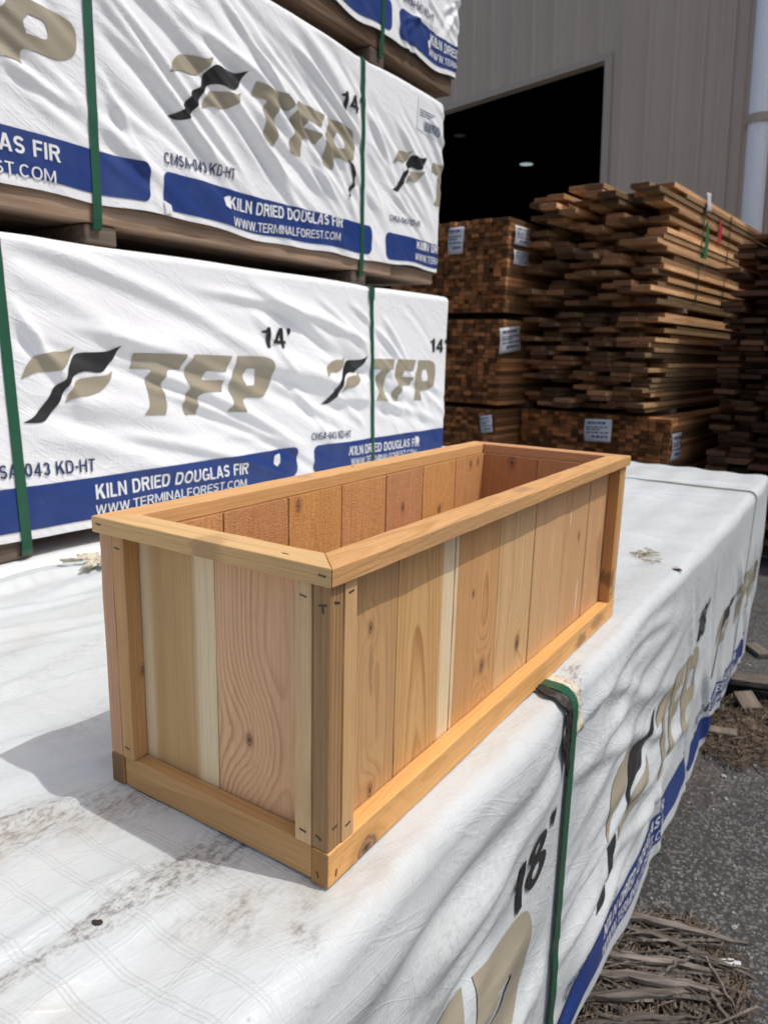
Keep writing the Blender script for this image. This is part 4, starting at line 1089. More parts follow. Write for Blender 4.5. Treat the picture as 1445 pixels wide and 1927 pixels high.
# bearers between the packs
def bearer(x, z0, z1, w, label, y0=1.205, y1=2.3):
    bm = bmesh.new(); box_bm(bm, (-w/2, y0, 0), (w/2, y1, z1-z0), .004)
    return tag(link('bearer', bm_mesh('bearer', bm), None, bearer_m, Matrix.Translation((x, 0, z0))), label, 'bearer', 'wooden bearers under the packs')
bearer(.43, 0.0, .0515, .085, 'wooden bearer under the left end of the bottom stacked pack, at the green strap')
bearer(1.85, 0.0, .0515, .085, 'wooden bearer under the bottom stacked pack, hidden behind the planter rim')
bearer(.70, .704, .748, .085, 'dark wooden bearer under the middle pack at its left green strap')
bearer(1.745, .704, .748, .085, 'dark wooden bearer under the middle pack at its right green strap')
bearer(1.83, 1.424, 1.472, .085, 'wooden bearer under the top pack at its green strap')
bearer(.5, 1.424, 1.472, .085, 'wooden bearer under the top pack at upper left of the stack')

# ------------------------------------------------------------------ ground
GZ = -.92
t = NT('asphalt'); co = coord(t)
vor = t.new('ShaderNodeTexVoronoi'); vor.inputs['Scale'].default_value = 150; t.put(vor.inputs['Vector'], co)
sp_ = t.xyz(vor.outputs['Color'])[0]
big = t.noise(co, 1.6, 4, .6)
c = t.mix(t.sstep(sp_, .55, .95), (0.050, 0.049, 0.048), (0.17, 0.165, 0.16))
c = t.mix(t.sstep(t.noise(co, 420, 2), .55, .75, 0, .6), c, (0.028, 0.028, 0.028))
c = t.mix(t.sstep(big, .4, .7, 0, .5), c, (0.11, 0.095, 0.08))
st_ = t.noise(t.scale(co, (5, 9, 1), (3, 8, 0)), 1.0, 5, .7)
c = t.mix(t.sstep(st_, .52, .66, 0, .55), c, (0.035, 0.033, 0.032))
ck = t.m('ABSOLUTE', t.m('SUBTRACT', t.noise(t.scale(co, (2.2, 3.1, 1), (1, 4, 0)), 1.0, 6, .6), .5))
c = t.mix(t.sstep(ck, 0.0, .006, .8, 0.0), c, (0.018, 0.017, 0.016))
asphalt_m = t.out(c, .9, t.bump(t.m('ADD', vor.outputs['Distance'], t.noise(co, 300, 3)), .003, .7), .25)
bm = bmesh.new()
bmesh.ops.create_grid(bm, x_segments=40, y_segments=40, size=60)
for v in bm.verts: v.co.z = GZ
tag(link('ground', bm_mesh('ground', bm), None, asphalt_m), kind='structure')

# unseen pale slab, added to bounce sunlight up onto the shaded warehouse wall
t = NT('bounce_concrete'); co = coord(t)
bounce_m = t.out(t.mix(t.noise(co, 1.3, 5, .6), (.40, .385, .36), (.52, .505, .48)), .9, t.bump(t.noise(co, 120, 3), .002, .5), .25)
bm = bmesh.new(); box_bm(bm, (5.4, -22, GZ-.05), (30, 24, GZ+.004))
tag(link('bounce_slab', bm_mesh('bounce_slab', bm), None, bounce_m), kind='structure')

# dirt and shredded wood by the foot of the pack
tc = NT('dirt_litter'); cc = coord(tc)
n1_ = tc.noise(cc, 55, 5, .7)
dirt_m = tc.out(tc.ramp(n1_, [(.3, (0.035, 0.026, 0.02)), (.5, (0.10, 0.073, 0.052)), (.7, (0.22, 0.165, 0.115))]), .95, tc.bump(n1_, .02, .8), .15)
def dirt_patch(name, cx, cy, rx, ry, h, seed):
    r = np.random.RandomState(seed); n = 60; vs = []; fs = []
    for j in range(18):
        for i in range(n):
            a = 2*math.pi*i/n; f = j/17
            rr = f*(1+.16*math.sin(3*a+seed)+.10*math.sin(7*a+seed*2)+.05*math.sin(13*a))
            z = h*(1-f**1.6)*(0.7+.5*r.rand()) - .004*f
            vs.append((cx+rx*rr*math.cos(a), cy+ry*rr*math.sin(a), GZ+z+.003*(1-f)))
    for j in range(17):
        for i in range(n): fs.append((j*n+i, j*n+(i+1) % n, (j+1)*n+(i+1) % n, (j+1)*n+i))
    o = link(name, mesh_np(name, vs, fs, True), None, dirt_m); return tag(o, kind='structure')
dirt_patch('ground_dirt', 1.06, -.13, .26, .21, .010, 1)
dirt_patch('ground_dirt', 2.50, -.12, .36, .17, .018, 2)
litter_m = weathered('litter_wood', (0.075, 0.058, 0.044), (0.20, 0.155, 0.11), 2.0)
def litter(name, cx, cy, rx, ry, n, seed, lr, label):
    r = random.Random(seed); bm = bmesh.new()
    for _ in range(n):
        a = r.uniform(0, 6.28); q = math.sqrt(r.random())
        x, y = cx+rx*q*math.cos(a), cy+ry*q*math.sin(a)
        L = r.uniform(*lr)*(.35 if r.random() < .6 else 1); th = r.gauss(.12, .5) if r.random() < .65 else r.uniform(0, 3.14)
        M = Matrix.Translation((x, y, GZ+.014+r.uniform(0, .014))) @ Matrix.Rotation(th, 4, 'Z') @ Matrix.Rotation(r.uniform(-.12, .12), 4, 'Y') @ Matrix.Rotation(r.uniform(-.8, .8), 4, 'X')
        w_ = r.uniform(.0015, .006); h_ = r.uniform(.001, .003)
        vs = box_bm(bm, (-L/2, -w_/2, -h_), (L/2, w_/2, h_), 0, None)
        for v in vs:
            if v.co.x > 0: v.co.y *= r.uniform(.1, .8)
            v.co = M @ v.co
    return tag(link(name, bm_mesh(name, bm), None, litter_m), label, 'wood litter', None, 'stuff')
litter('wood_litter', 1.06, -.13, .25, .19, 1100, 3, (.03, .13), 'loose wood splinters and bark on the asphalt at lower right')
litter('wood_litter', 2.50, -.12, .34, .16, 500, 5, (.02, .10), 'loose bark and splinters around the far plank')
for o_ in (): pass
def splinters(name, cx, cy, rx, ry, n, seed, label):
    r = random.Random(seed); bm = bmesh.new()
    for _ in range(n):
        a = r.uniform(0, 6.28); q = math.sqrt(r.random()); x, y = cx+rx*q*math.cos(a), cy+ry*q*math.sin(a)
        L = r.uniform(.05, .24); w_ = r.uniform(.003, .011); h_ = r.uniform(.002, .006)
        M = Matrix.Translation((x, y, GZ+.022+r.uniform(0, .02))) @ Matrix.Rotation(-1.2+r.gauss(0, .38), 4, 'Z') @ Matrix.Rotation(r.uniform(-.1, .1), 4, 'Y') @ Matrix.Rotation(r.uniform(-1, 1), 4, 'X')
        vs = box_bm(bm, (-L/2, -w_/2, -h_/2), (L/2, w_/2, h_/2), 0)
        k1, k2 = r.uniform(.05, .7), r.uniform(.05, .7); sk = r.uniform(-.01, .01)
        for v in vs:
            v.co.y *= k1 if v.co.x > 0 else k2; v.co.y += sk*(1 if v.co.x > 0 else -1); v.co = M @ v.co
    return tag(link(name, bm_mesh(name, bm), None, lath_m), label, 'wood litter', None, 'stuff')
# rotten laths one can tell apart
lath_m = weathered('lath_grey', (0.075, 0.062, 0.052), (0.25, 0.215, 0.18), 1.6)
splinters('splinters', 1.05, -.12, .21, .15, 90, 17, 'grey splinters of rotten lath heaped at lower right beside the pack')
def lath(x, y, L, w, th, ang, tilt, label, seed, z=.02, name='broken_lath', cat='lath', group='rotten laths on the asphalt', mat=None):
    r = random.Random(seed); bm = bmesh.new(); n = 10; rows = []; e0, e1 = r.uniform(.1, .9), r.uniform(.1, .9)
    if name != 'broken_lath': w /= .72; e0 = e1 = .1
    else: ang += r.uniform(-.22, .22)
    for i in range(n+1):
        f = i/n; ww = w*.72*(1-e0*(1-f)**3-e1*f**3)*(1+r.uniform(-.18, .18)); bend = .012*math.sin(f*3.1)
        x_ = (f-.5)*L; a = r.uniform(-.006, .006) if 0 < i < n else 0
        rows.append([bm.verts.new((x_ + (r.uniform(-.02, .02) if i in (0, n) else 0), s_*ww/2+a, bend+k*th+r.uniform(-.001, .001))) for s_, k in ((-1, 0), (1, 0), (1, 1), (0, 1.15), (-1, 1))])
    for p, q in zip(rows[:-1], rows[1:]):
        for k in range(5): bm.faces.new((p[k], p[(k+1) % 5], q[(k+1) % 5], q[k]))
    bm.faces.new(rows[0][::-1]); bm.faces.new(rows[-1])
    bmesh.ops.recalc_face_normals(bm, faces=bm.faces)
    M = Matrix.Translation((x, y, GZ+z)) @ Matrix.Rotation(ang, 4, 'Z') @ Matrix.Rotation(tilt, 4, 'Y')
    return tag(link(name, bm_mesh(name, bm), None, mat or lath_m, M), label, cat, group)
lath(1.235, -.09, .40, .035, .010, -1.35, .02, 'long grey lath farthest back in the splinter heap at lower right', 1, .022)
lath(1.185, -.12, .36, .030, .010, -1.28, .03, 'split grey lath with a pale edge, second from the back of the splinter heap', 2, .020)
lath(1.10, -.09, .34, .028, .009, -1.10, -.03, 'dark split lath crossing the middle of the splinter heap', 3, .020)
lath(1.04, -.10, .33, .032, .011, -1.05, .03, 'broad dark lath in the front half of the splinter heap', 4, .022)
lath(.985, -.09, .30, .034, .012, -1.0, .05, 'pale grey lath at the front of the splinter heap by the wrap', 5, .022)
lath(.93, -.12, .26, .030, .010, -.9, .0, 'grey lath at the bottom edge of the photo beside the blue band', 6, .020)
lath(1.15, -.235, .17, .007, .005, .55, .0, 'thin pale stick lying apart right of the splinter heap', 7, .024)
lath(1.07, -.25, .10, .016, .008, .9, .0, 'short flat lath piece at the right edge of the splinter heap', 8, .020)
lath(1.135, -.16, .14, .010, .006, -.3, .1, 'short brown stick leaning in the middle of the splinter heap', 9, .03)
pale_m = weathered('offcut_pale', (0.17, 0.135, 0.105), (0.31, 0.26, 0.205), 1.5)
# far plank on a dark block, offcuts
lath(2.82, -.16, .46, .10, .022, -1.45, 0, 'weathered grey plank on a dark block by the far end of the pack', 21, .062, 'plank', 'plank', None)
bm = bmesh.new(); box_bm(bm, (-.05, -.20, 0), (.05, .20, .060), .004)
tag(link('wooden_block', bm_mesh('wooden_block', bm), None, black_strap_m, Matrix.Translation((2.83, -.17, GZ+.001)) @ Matrix.Rotation(.1, 4, 'Z')), 'dark block under the weathered grey plank', 'block')
def offcut(x, y, l, w, h, ang, label, tilt=0, z=.012):
    bm = bmesh.new(); box_bm(bm, (-l/2, -w/2, 0), (l/2, w/2, h), .003)
    M = Matrix.Translation((x, y, GZ+z)) @ Matrix.Rotation(ang, 4, 'Z') @ Matrix.Rotation(tilt, 4, 'Y')
    return tag(link('wood_offcut', bm_mesh('wood_offcut', bm), None, pale_m, M), label, 'offcut')
offcut(2.70, -.095, .085, .085, .018, .75, 'square wooden offcut leaning on the dark block under the far plank', -.5, .03)
offcut(2.385, -.04, .05, .13, .02, .25, 'short pale stick of wood at the foot of the pack wrap', 0, .012)
offcut(3.38, -.06, .14, .07, .025, .6, 'grey wooden offcut lying alone on the asphalt behind the plank', 0, .002)
# litter paper, stones
tc = NT('paper_white'); paper_m = tc.out((.62, .62, .63), .6, None, .3)
r = random.Random(5); bm = bmesh.new(); bmesh.ops.create_icosphere(bm, subdivisions=2, radius=1)
for v in bm.verts: v.co = Vector((v.co.x*.026, v.co.y*.013, v.co.z*.009))*(.5+.8*r.random())
tag(link('paper_scrap', bm_mesh('paper_scrap', bm), None, paper_m, Matrix.Translation((1.215, -.253, GZ+.022)) @ Matrix.Rotation(-.9, 4, 'Z')), 'crumpled white paper scrap beside the splinter heap', 'litter')
tc = NT('stone_grey'); cc = coord(tc); stone_m = tc.out(tc.mix(tc.noise(cc, 90, 4, .6), (.2, .2, .2), (.48, .47, .45)), .85, tc.bump(tc.noise(cc, 160, 3), .002, .6), .3)
for k, (x, y, sz, lb) in enumerate(((2.096, -.106, .012, 'pale pebble on the bare asphalt, farthest from the splinter heap'), (1.959, -.135, .009, 'small grey pebble on the asphalt just nearer than the pale pebble'), (1.304, -.117, .016, 'bluish grey stone behind the splinter heap'),
                                 (1.285, -.19, .010, 'whitish pebble right of the bluish grey stone'), (1.37, -.245, .010, 'pebble at the right edge of the photo beyond the splinter heap'))):
    chip('pebble', Vector((x, y, GZ+sz*.35)), sz, stone_m, lb, 'pebble', 60+k, 'pebbles on the asphalt', .6)
# loose grit: too many to count
r = random.Random(99); bm = bmesh.new()
for _ in range(900):
    x = r.uniform(.9, 4.0); y = r.uniform(-.75, -.03); sz = r.choice((.002, .0025, .003, .005))*r.uniform(.6, 1.2)
    M = Matrix.Translation((x, y, GZ+sz*.3)) @ Matrix.Rotation(r.uniform(0, 3), 4, 'Z')
    q = bmesh.ops.create_icosphere(bm, subdivisions=1, radius=sz)
    for v in q['verts']: v.co = M @ Vector((v.co.x*r.uniform(.7, 1.3), v.co.y, v.co.z*.6))
tag(link('grit', bm_mesh('grit', bm), None, stone_m), 'loose grit scattered over the asphalt at right', 'grit', None, 'stuff')

# ------------------------------------------------------------------ unwrapped lumber bundles behind
AX = Vector((math.cos(R(-5.6)), math.sin(R(-5.6)), 0)); AY = Vector((-AX.y, AX.x, 0))
def cedar_lumber(name, a, b, endc):
    t = NT(name); co = coord(t)
    inf = t.new('ShaderNodeObjectInfo').outputs['Random']; geo = t.new('ShaderNodeNewGeometry').outputs['Random Per Island']
    rr = t.m('FRACT', t.m('ADD', inf, geo))
    co2 = t.vm('ADD', co, t.cxyz(t.m('MULTIPLY', rr, 31.0), t.m('MULTIPLY', rr, 13.0), 0.0))
    gr = t.noise(t.scale(co2, (3, 60, 60)), 1.0, 4, .6, dist=.3)
    c = t.mix(t.sstep(gr, .3, .7), b, a)
    # end grain (faces along local x) has a colour of its own
    nx = t.m('ABSOLUTE', t.xyz(coord(t, 'Normal'))[0])
    eg = t.mix(t.noise(co2, 30, 4, .6), tuple(x*.75 for x in endc), tuple(min(1, x*1.25) for x in endc))
    c = t.mix(t.sstep(nx, .6, .9), c, eg)
    rv = t.m('FRACT', t.m('MULTIPLY', rr, 7.31))
    rv = t.m('POWER', rv, 1.5); v = t.m('ADD', t.m('MULTIPLY', rv, 1.5), .38); v2 = t.m('ADD', t.m('MULTIPLY', rv, 1.35), .40)
    c = t.mix(1.0, c, t.cxyz(v, v2, v2), 'MULTIPLY')
    return t.out(c, .8, t.bump(gr, .003, .5), .2)
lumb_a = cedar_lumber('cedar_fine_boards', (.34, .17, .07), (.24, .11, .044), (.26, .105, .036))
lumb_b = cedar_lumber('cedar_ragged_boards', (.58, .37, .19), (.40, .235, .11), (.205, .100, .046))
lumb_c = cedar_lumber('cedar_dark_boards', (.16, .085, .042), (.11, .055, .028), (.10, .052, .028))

def bundle(label, corner, width, z0, z1, length, bw, bt, rag, mat, seed, cap=100, top_holes=0.0, group='bundles of bare cedar boards'):
    """corner = front right foot (x,y); boards run along AX; columns to the left along AY"""
    r = random.Random(seed)
    org = Vector((corner[0], corner[1], z0))
    e = empty('board_bundle', org, label, 'lumber bundle', group)
    Mrot = Matrix((AX, AY, Vector((0, 0, 1)))).transposed().to_4x4()
    nc = int(width/bw); nr = int((z1-z0)/bt)
    meshes = []
    for k in range(5):
        bm = bmesh.new(); box_bm(bm, (0, .0012 + (rag > .05)*.004*(k % 3), .0008), (length*(.96+.02*k), bw-.0012 - (rag > .05)*.006*(k % 2), bt*(1-(.13 if rag > .05 else .05))), .0015); me = bm_mesh('board', bm); me.materials.append(mat); meshes.append(me)
    items = []
    for i in range(nr):
        for j in range(nc):
            if i >= nr-1 and r.random() < top_holes: continue
            if rag > .05 and 0 < i < nr-1 and r.random() < .08: continue
            dx = -abs(r.gauss(0, rag)) if r.random() < .55 else r.uniform(0, rag*2.6)
            if rag < .02: dx = r.gauss(0, rag)
            dx = max(dx, -(1.0 if i >= nr-2 else 1.8)*rag)
            M = Matrix.Translation(org) @ Mrot @ Matrix.Translation((dx, j*bw + r.gauss(0, .002) + (r.gauss(0, .01) if rag > .05 else 0), i*bt + r.uniform(-.001, .001)))
            items.append((nr-i + j*.6 + (0 if j == 0 else 2), M, r.randrange(5)))
    items.sort(key=lambda q: q[0])
    rest = bmesh.new()
    for n, (k, M, v) in enumerate(items):
        if n < cap:
            o = bpy.data.objects.new('board', meshes[v]); COL.objects.link(o); o.parent = e; o.matrix_basis = Matrix.Translation(-org) @ M
        else:
            box_bm(rest, (0, .0012 + (rag > .05)*.004*(v % 3), .0008), (length*(.96+.02*v), bw-.0012 - (rag > .05)*.006*(v % 2), bt*(1-(.13 if rag > .05 else .05))), 0, M)
    if len(items) > cap:
        # local coordinates along the boards for the grain
        Mi = (Matrix.Translation(org) @ Mrot)
        for v in rest.verts: v.co = Mi.inverted() @ v.co
        o = link('boards', bm_mesh('boards', rest), e, mat, Mi); o['kind'] = 'stuff'
    else: rest.free()
    return e, Mi if len(items) > cap else (Matrix.Translation(org) @ Mrot)

bear_b = []
def bundle_bearer(corner, width, z, h, label, dx=.5):
    bm = bmesh.new(); box_bm(bm, (-.045, -.01, 0), (.045, width, h), .003)
    Mrot = Matrix((AX, AY, Vector((0, 0, 1)))).transposed().to_4x4()
    M = Matrix.Translation(Vector((corner[0], corner[1], z)) + AX*dx) @ Mrot
    return tag(link('bearer', bm_mesh('bearer', bm), None, bearer_m, M), label, 'bearer', 'wooden bearers under the packs')

def paper_tag(parent, center, ax_u, nrm, w, h, lines, tilt=0.0):
    nrm = Vector(nrm).normalized(); u = Vector(ax_u).normalized(); v = nrm.cross(u)
    M = Matrix((u, v, nrm)).transposed().to_4x4(); M.translation = Vector(center)
    M = M @ Matrix.Rotation(tilt, 4, 'Z')
    bm = bmesh.new(); n = 8; rows = []
    for i in range(n+1):
        f = i/n; rows.append([bm.verts.new((x, (f-.5)*h, .003+.006*math.sin(f*5+x*9))) for x in (-w/2, 0, w/2)])
    for p, q in zip(rows[:-1], rows[1:]):
        for k in range(2): bm.faces.new((p[k], p[k+1], q[k+1], q[k]))
    o = link('paper_tag', bm_mesh('paper_tag', bm, True), parent, paper_m, M)
    md = o.modifiers.new('thick', 'SOLIDIFY'); md.thickness = .0008
    for (x0_, x1_, y_, t_) in lines:
        bm = bmesh.new(); r = random.Random(int(y_*1000)); x = x0_
        while x < x1_-.01:
            e_ = min(x1_, x+r.uniform(.06, .2)); box_bm(bm, (x*w, y_*h, .0095), (e_*w-.003, (y_+t_)*h, .0102)); x = e_+.03
        link('printed_line', bm_mesh('printed_line', bm), o, navy_m, M)
    return o
TL = [(-.38, .3, .30, .09), (-.42, .40, .12, .05), (-.42, .1, .02, .05), (-.40, .42, -.12, .06), (-.2, .42, -.32, .10)]

BC = Vector((4.905, .920)); ay2 = Vector((AY.x, AY.y)); ax2 = Vector((AX.x, AX.y))
bB1, MB1 = bundle('top bundle of ragged boards, its right side sunlit and strapped, before the dark doorway', BC, 1.0, .835, 1.655, 3.6, .140, .038, .13, lumb_b, 3, top_holes=.35)
bB2, MB2 = bundle('middle bundle of ragged board ends below the sunlit top bundle', BC + ay2*(-.01), 1.0, .105, .800, 3.4, .140, .034, .13, lumb_b, 4)
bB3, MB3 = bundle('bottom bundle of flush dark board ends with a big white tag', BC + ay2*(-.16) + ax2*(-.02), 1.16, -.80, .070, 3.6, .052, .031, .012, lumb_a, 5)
bundle_bearer(BC, 1.0, .800, .034, 'wooden bearer between the top and middle ragged bundles')
bundle_bearer(BC, 1.0, .070, .034, 'wooden bearer between the middle and bottom ragged bundles')
bundle_bearer(BC, 1.0, GZ, .12, 'wooden bearer on the ground under the bottom tagged bundle')
paper_tag(bB3, (4.80, 1.245, -.04), -AY, -AX, .20, .16, TL, .05)
paper_tag(bB3, Vector((5.0, .745, -.13)), AX, -AY, .20, .19, TL)
# strap, tag and paint on the sunlit side of the top bundle
def on_side(a, z, off=.004): return Vector((BC.x, BC.y, z)) + AX*a - AY*off
def side_strip(name, parent, a, z0, z1, w, mat, off=.006, lean=0.0):
    bm = bmesh.new(); M = Matrix((AX, -AY, Vector((0, 0, 1)))).transposed()
    p = on_side(a, z0, off)
    bm_vs = box_bm(bm, (-w/2, 0, 0), (w/2, .003, z1-z0), 0)
    for v in bm.verts: v.co = p + AX*(v.co.x + lean*v.co.z) - AY*v.co.y + Vector((0, 0, v.co.z))
    bmesh.ops.recalc_face_normals(bm, faces=bm.faces)
    return link(name, bm_mesh(name, bm), parent, mat)
green_paint = print_mat('paint_green', (.015, .17, .05), .7); red_paint = print_mat('paint_red', (.42, .03, .04), .7)
side_strip('strap', bB1, .72, .835, 1.60, .018, strap_m, .006)
side_strip('strap', bB1, 1.42, .835, 1.60, .018, black_strap_m, .006)
for k in range(4): side_strip('paint_mark', bB1, .80+.022*k, 1.16+.035*(k % 2), 1.48-.03*k, .022, green_paint, .0035, lean=.05)
for k in range(3): side_strip('paint_mark', bB1, 1.12+.03*k, 1.36, 1.54-.02*k, .028, red_paint, .0035)
paper_tag(bB1, on_side(.76, 1.60, .012), AX, -AY, .10, .13, [], .05)

AC = Vector((4.63, 1.945))
bA1, _ = bundle('top bundle of small square cedar pieces at the doorway, behind the wrapped stack', AC, 1.05, .775, 1.430, 2.6, .050, .031, .012, lumb_a, 13)
bA2, _ = bundle('middle bundle of small square cedar pieces behind the wrapped stack', AC, 1.05, .105, .735, 2.6, .050, .031, .012, lumb_a, 14)
bA3, _ = bundle('bottom bundle of small square cedar pieces just behind the planter rim', AC + ay2*(.02), 1.05, -.80, .070, 2.6, .050, .031, .012, lumb_a, 15)
bundle_bearer(AC, 1.05, .735, .034, 'wooden bearer under the top bundle of small cedar pieces')
bundle_bearer(AC, 1.05, .070, .034, 'wooden bearer under the middle bundle of small cedar pieces')
bundle_bearer(AC, 1.05, GZ, .12, 'wooden bearer on the ground under the bottom bundle of small cedar pieces')
paper_tag(bA1, Vector((AC.x, AC.y, 1.29)) + AY*.43 - AX*.02, -AY, -AX, .13, .19, TL, .0)
paper_tag(bA1, Vector((AC.x, AC.y, 1.31)) + AX*.16 - AY*.02, AX, -AY, .22, .13, TL, .0)
paper_tag(bA1, Vector((AC.x, AC.y, 1.16)) + AX*.16 - AY*.02, AX, -AY, .22, .10, TL, .0)
paper_tag(bA2, Vector((AC.x, AC.y, .58)) + AX*.05 - AY*.03, AX, -AY, .30, .18, TL, .1)
paper_tag(bA3, Vector((AC.x, AC.y, -.04)) + AY*.08 - AX*.03, -AY, -AX, .10, .13, TL, .2)

CC = Vector((5.15, -.55))
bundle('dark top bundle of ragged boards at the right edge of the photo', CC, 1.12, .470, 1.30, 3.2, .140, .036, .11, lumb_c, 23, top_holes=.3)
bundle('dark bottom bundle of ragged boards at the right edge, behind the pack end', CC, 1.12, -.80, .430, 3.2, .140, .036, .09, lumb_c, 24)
bundle_bearer(CC, 1.1, .430, .040, 'wooden bearer between the two dark bundles at the right edge')
bundle_bearer(CC, 1.1, GZ, .12, 'wooden bearer on the ground under the dark bundles at the right edge')

# ------------------------------------------------------------------ building
WD = Vector((math.cos(R(80)), math.sin(R(80)), 0))        # along the wall, to the left
WN = Vector((math.cos(R(-10)), math.sin(R(-10)), 0))      # into the building
DH = 3.808 - GZ; DWd = 5.2
CAMP = Vector((-.4599, -.3449, .4791))
def at_px(px, py, D):
    return CAMP + (FW + RT*((px-722.5)/1385.9) - UP*((py-963.5)/1385.9))*D
WU = -(at_px(800, 8500, 1) - CAMP).normalized()          # the wall's own plumb line (the packs stand a little out of level)
WN = WU.cross(WD).normalized()
if WN.x < 0: WN = -WN
WD = WN.cross(WU).normalized()
if WD.y < 0: WD = -WD
WP = Vector((8.781, 2.723, 3.808)) - WU*DH
MWb = Matrix((WD, WN, WU)).transposed().to_4x4(); MWb.translation = WP
if MWb.to_3x3().determinant() < 0: print('left handed')
bld = empty('warehouse', WP, 'taupe corrugated metal warehouse with a dark open doorway', 'warehouse')
t = NT('siding_taupe'); co = coord(t)
cn = t.noise(t.scale(co, (1, 1, .25)), 1.2, 4, .6)
streak = t.noise(t.scale(co, (16, 1, .22), (4, 0, 2)), 1.0, 4, .65)
siding_m = t.out(t.mix(t.sstep(streak, .5, .75, 0, .22), t.mix(t.sstep(cn, .3, .7), (.55, .455, .355), (.60, .50, .395)), (.30, .25, .20)), .5, t.bump(t.noise(t.scale(co, (3, 3, .6)), 2.0, 3), .01, .3), .35)
def siding(x0, x1, z0, z1):
    """ribbed sheet as one corrugated mesh"""
    per = .30; pts = []
    prof = [(0, 0), (.050, 0), (.066, .032), (.090, .032), (.106, 0), (.172, 0), (.178, .010), (.190, .010), (.196, 0), (.232, 0), (.238, .010), (.250, .010), (.256, 0)]
    k = math.floor(x0/per)
    while k*per < x1:
        for (a, h) in prof:
            x = k*per+a
            if x0 <= x <= x1: pts.append((x, -h))
        k += 1
    pts = [(x0, 0)] + pts + [(x1, 0)]
    vs = []; fs = []
    for (x, y) in pts: vs += [(x, y, z0), (x, y, z1)]
    for i in range(len(pts)-1): fs.append((2*i, 2*i+2, 2*i+3, 2*i+1))
    return vs, fs
vs, fs = [], []
for a in ((-9, 0, -.5, 9), (0, DWd, DH, 9), (DWd, 12, -.5, 9)):
    v_, f_ = siding(*a); n = len(vs); vs += v_; fs += [tuple(i+n for i in f) for f in f_]
wall = link('wall', mesh_np('wall', vs, fs), bld, siding_m, MWb)
md = wall.modifiers.new('thick', 'SOLIDIFY'); md.thickness = .02; md.offset = -1
t = NT('trim_taupe'); trim_m = t.out((.46, .385, .305), .5, None, .35)
bm = bmesh.new()
box_bm(bm, (-.09, -.032, 0), (-.001, .10, DH+.07)); box_bm(bm, (DWd+.001, -.032, 0), (DWd+.09, .10, DH+.07)); box_bm(bm, (0, -.034, DH), (DWd, .10, DH+.07))
link('door_frame', bm_mesh('door_frame', bm), bld, trim_m, MWb)
t = NT('interior_dark'); int_m = t.out(t.mix(t.noise(coord(t), 1.5, 3), (.018, .017, .016), (.03, .028, .026)), .9, None, .1)  # near-black colour stands in for the deep shade indoors
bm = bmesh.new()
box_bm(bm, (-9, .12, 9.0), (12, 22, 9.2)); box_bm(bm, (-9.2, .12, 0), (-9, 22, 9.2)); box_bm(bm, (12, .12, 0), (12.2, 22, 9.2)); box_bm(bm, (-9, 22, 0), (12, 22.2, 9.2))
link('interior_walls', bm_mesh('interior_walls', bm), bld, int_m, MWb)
bm = bmesh.new(); box_bm(bm, (-9, .13, .006), (12, 21.9, .02)); link('floor_slab', bm_mesh('floor_slab', bm), bld, int_m, MWb)
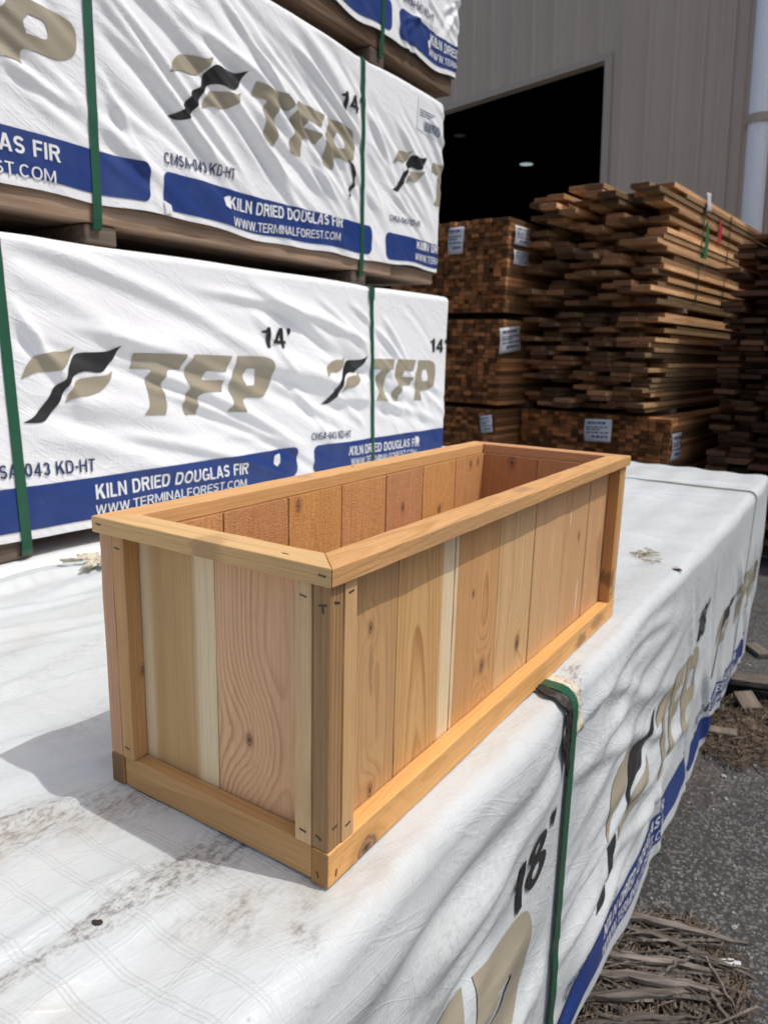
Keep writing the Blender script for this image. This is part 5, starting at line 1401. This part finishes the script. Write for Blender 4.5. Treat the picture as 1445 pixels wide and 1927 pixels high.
# high bay lamps inside: shade with a glowing lens
t = NT('lamp_glow'); glow_m = t.out((.6, .7, .7), .5, None, .3); t.put(t.b.inputs['Emission Color'], (.62, .80, .80)); t.b.inputs['Emission Strength'].default_value = .55
t = NT('lamp_dim'); dim_m = t.out((.3, .3, .3), .5, None, .3); t.put(t.b.inputs['Emission Color'], (.6, .7, .75)); t.b.inputs['Emission Strength'].default_value = .02
t = NT('lamp_housing'); house_m = t.out((.05, .05, .05), .5, None, .4)
def highbay(pos, rad, mat, label):
    e = empty('hanging_lamp', pos, label, 'lamp', 'warehouse ceiling lamps')
    bm = bmesh.new(); prev = None; n = 20
    for (r_, z_) in ((.04, .35), (.12, .30), (.55, .12), (1.0, 0.0)):
        ring = [bm.verts.new((rad*r_*math.cos(2*math.pi*k/n), rad*r_*math.sin(2*math.pi*k/n), z_*rad*2)) for k in range(n)]
        if prev:
            for k in range(n): bm.faces.new((prev[k], prev[(k+1) % n], ring[(k+1) % n], ring[k]))
        prev = ring
    link('lamp_shade', bm_mesh('lamp_shade', bm, True), e, house_m, Matrix.Translation(pos))
    bm = bmesh.new(); bmesh.ops.create_circle(bm, cap_ends=True, segments=n, radius=rad*.93); 
    for v in bm.verts: v.co.z = .01
    link('lamp_lens', bm_mesh('lamp_lens', bm), e, mat, Matrix.Translation(pos))
    bm = bmesh.new(); tube_bm(bm, [(0, 0, rad*.7), (0, 0, max(rad*.8, 8.05-pos[2]))], .01, 6)
    link('lamp_rod', bm_mesh('lamp_rod', bm), e, house_m, Matrix.Translation(pos))
highbay(at_px(990, 310, 17.0), .17, glow_m, 'bright round lamp hanging in the dark doorway')
highbay(at_px(865, 256, 19.0), .17, dim_m, 'faint unlit lamp deep inside the doorway beside the wrapped stack')
# downpipe
t = NT('pipe_white'); pipe_m = t.out((.86, .86, .86), .35, None, .45)
Mi_ = MWb.inverted(); o_ = Mi_ @ CAMP; d_ = (Mi_ @ at_px(1428, 225, 1)) - o_
pq = at_px(1428, 225, (-.15-o_.y)/d_.y)
pl = MWb.inverted() @ pq; pl = Vector((pl.x, -.15, 0))
pe = empty('downpipe', MWb @ pl, 'white downpipe on the taupe warehouse wall', 'downpipe')
zc_ = (MWb.inverted() @ pq).z
MP = MWb @ Matrix.Translation(pl)
bm = bmesh.new(); tube_bm(bm, [(0, 0, -.2), (0, 0, zc_-1.25)], .098, 20); tube_bm(bm, [(0, 0, zc_-1.25), (0, 0, zc_-1.2), (0, 0, 8.9)], [.106, .104, .104], 20)
link('pipe', bm_mesh('pipe', bm, True), pe, pipe_m, MP)
bm = bmesh.new(); tube_bm(bm, [(0, 0, zc_-.04), (0, 0, zc_+.04)], .122, 20); box_bm(bm, (-.17, .09, zc_-.03), (.17, .135, zc_+.03))
link('pipe_bracket', bm_mesh('pipe_bracket', bm), pe, trim_m, MP)
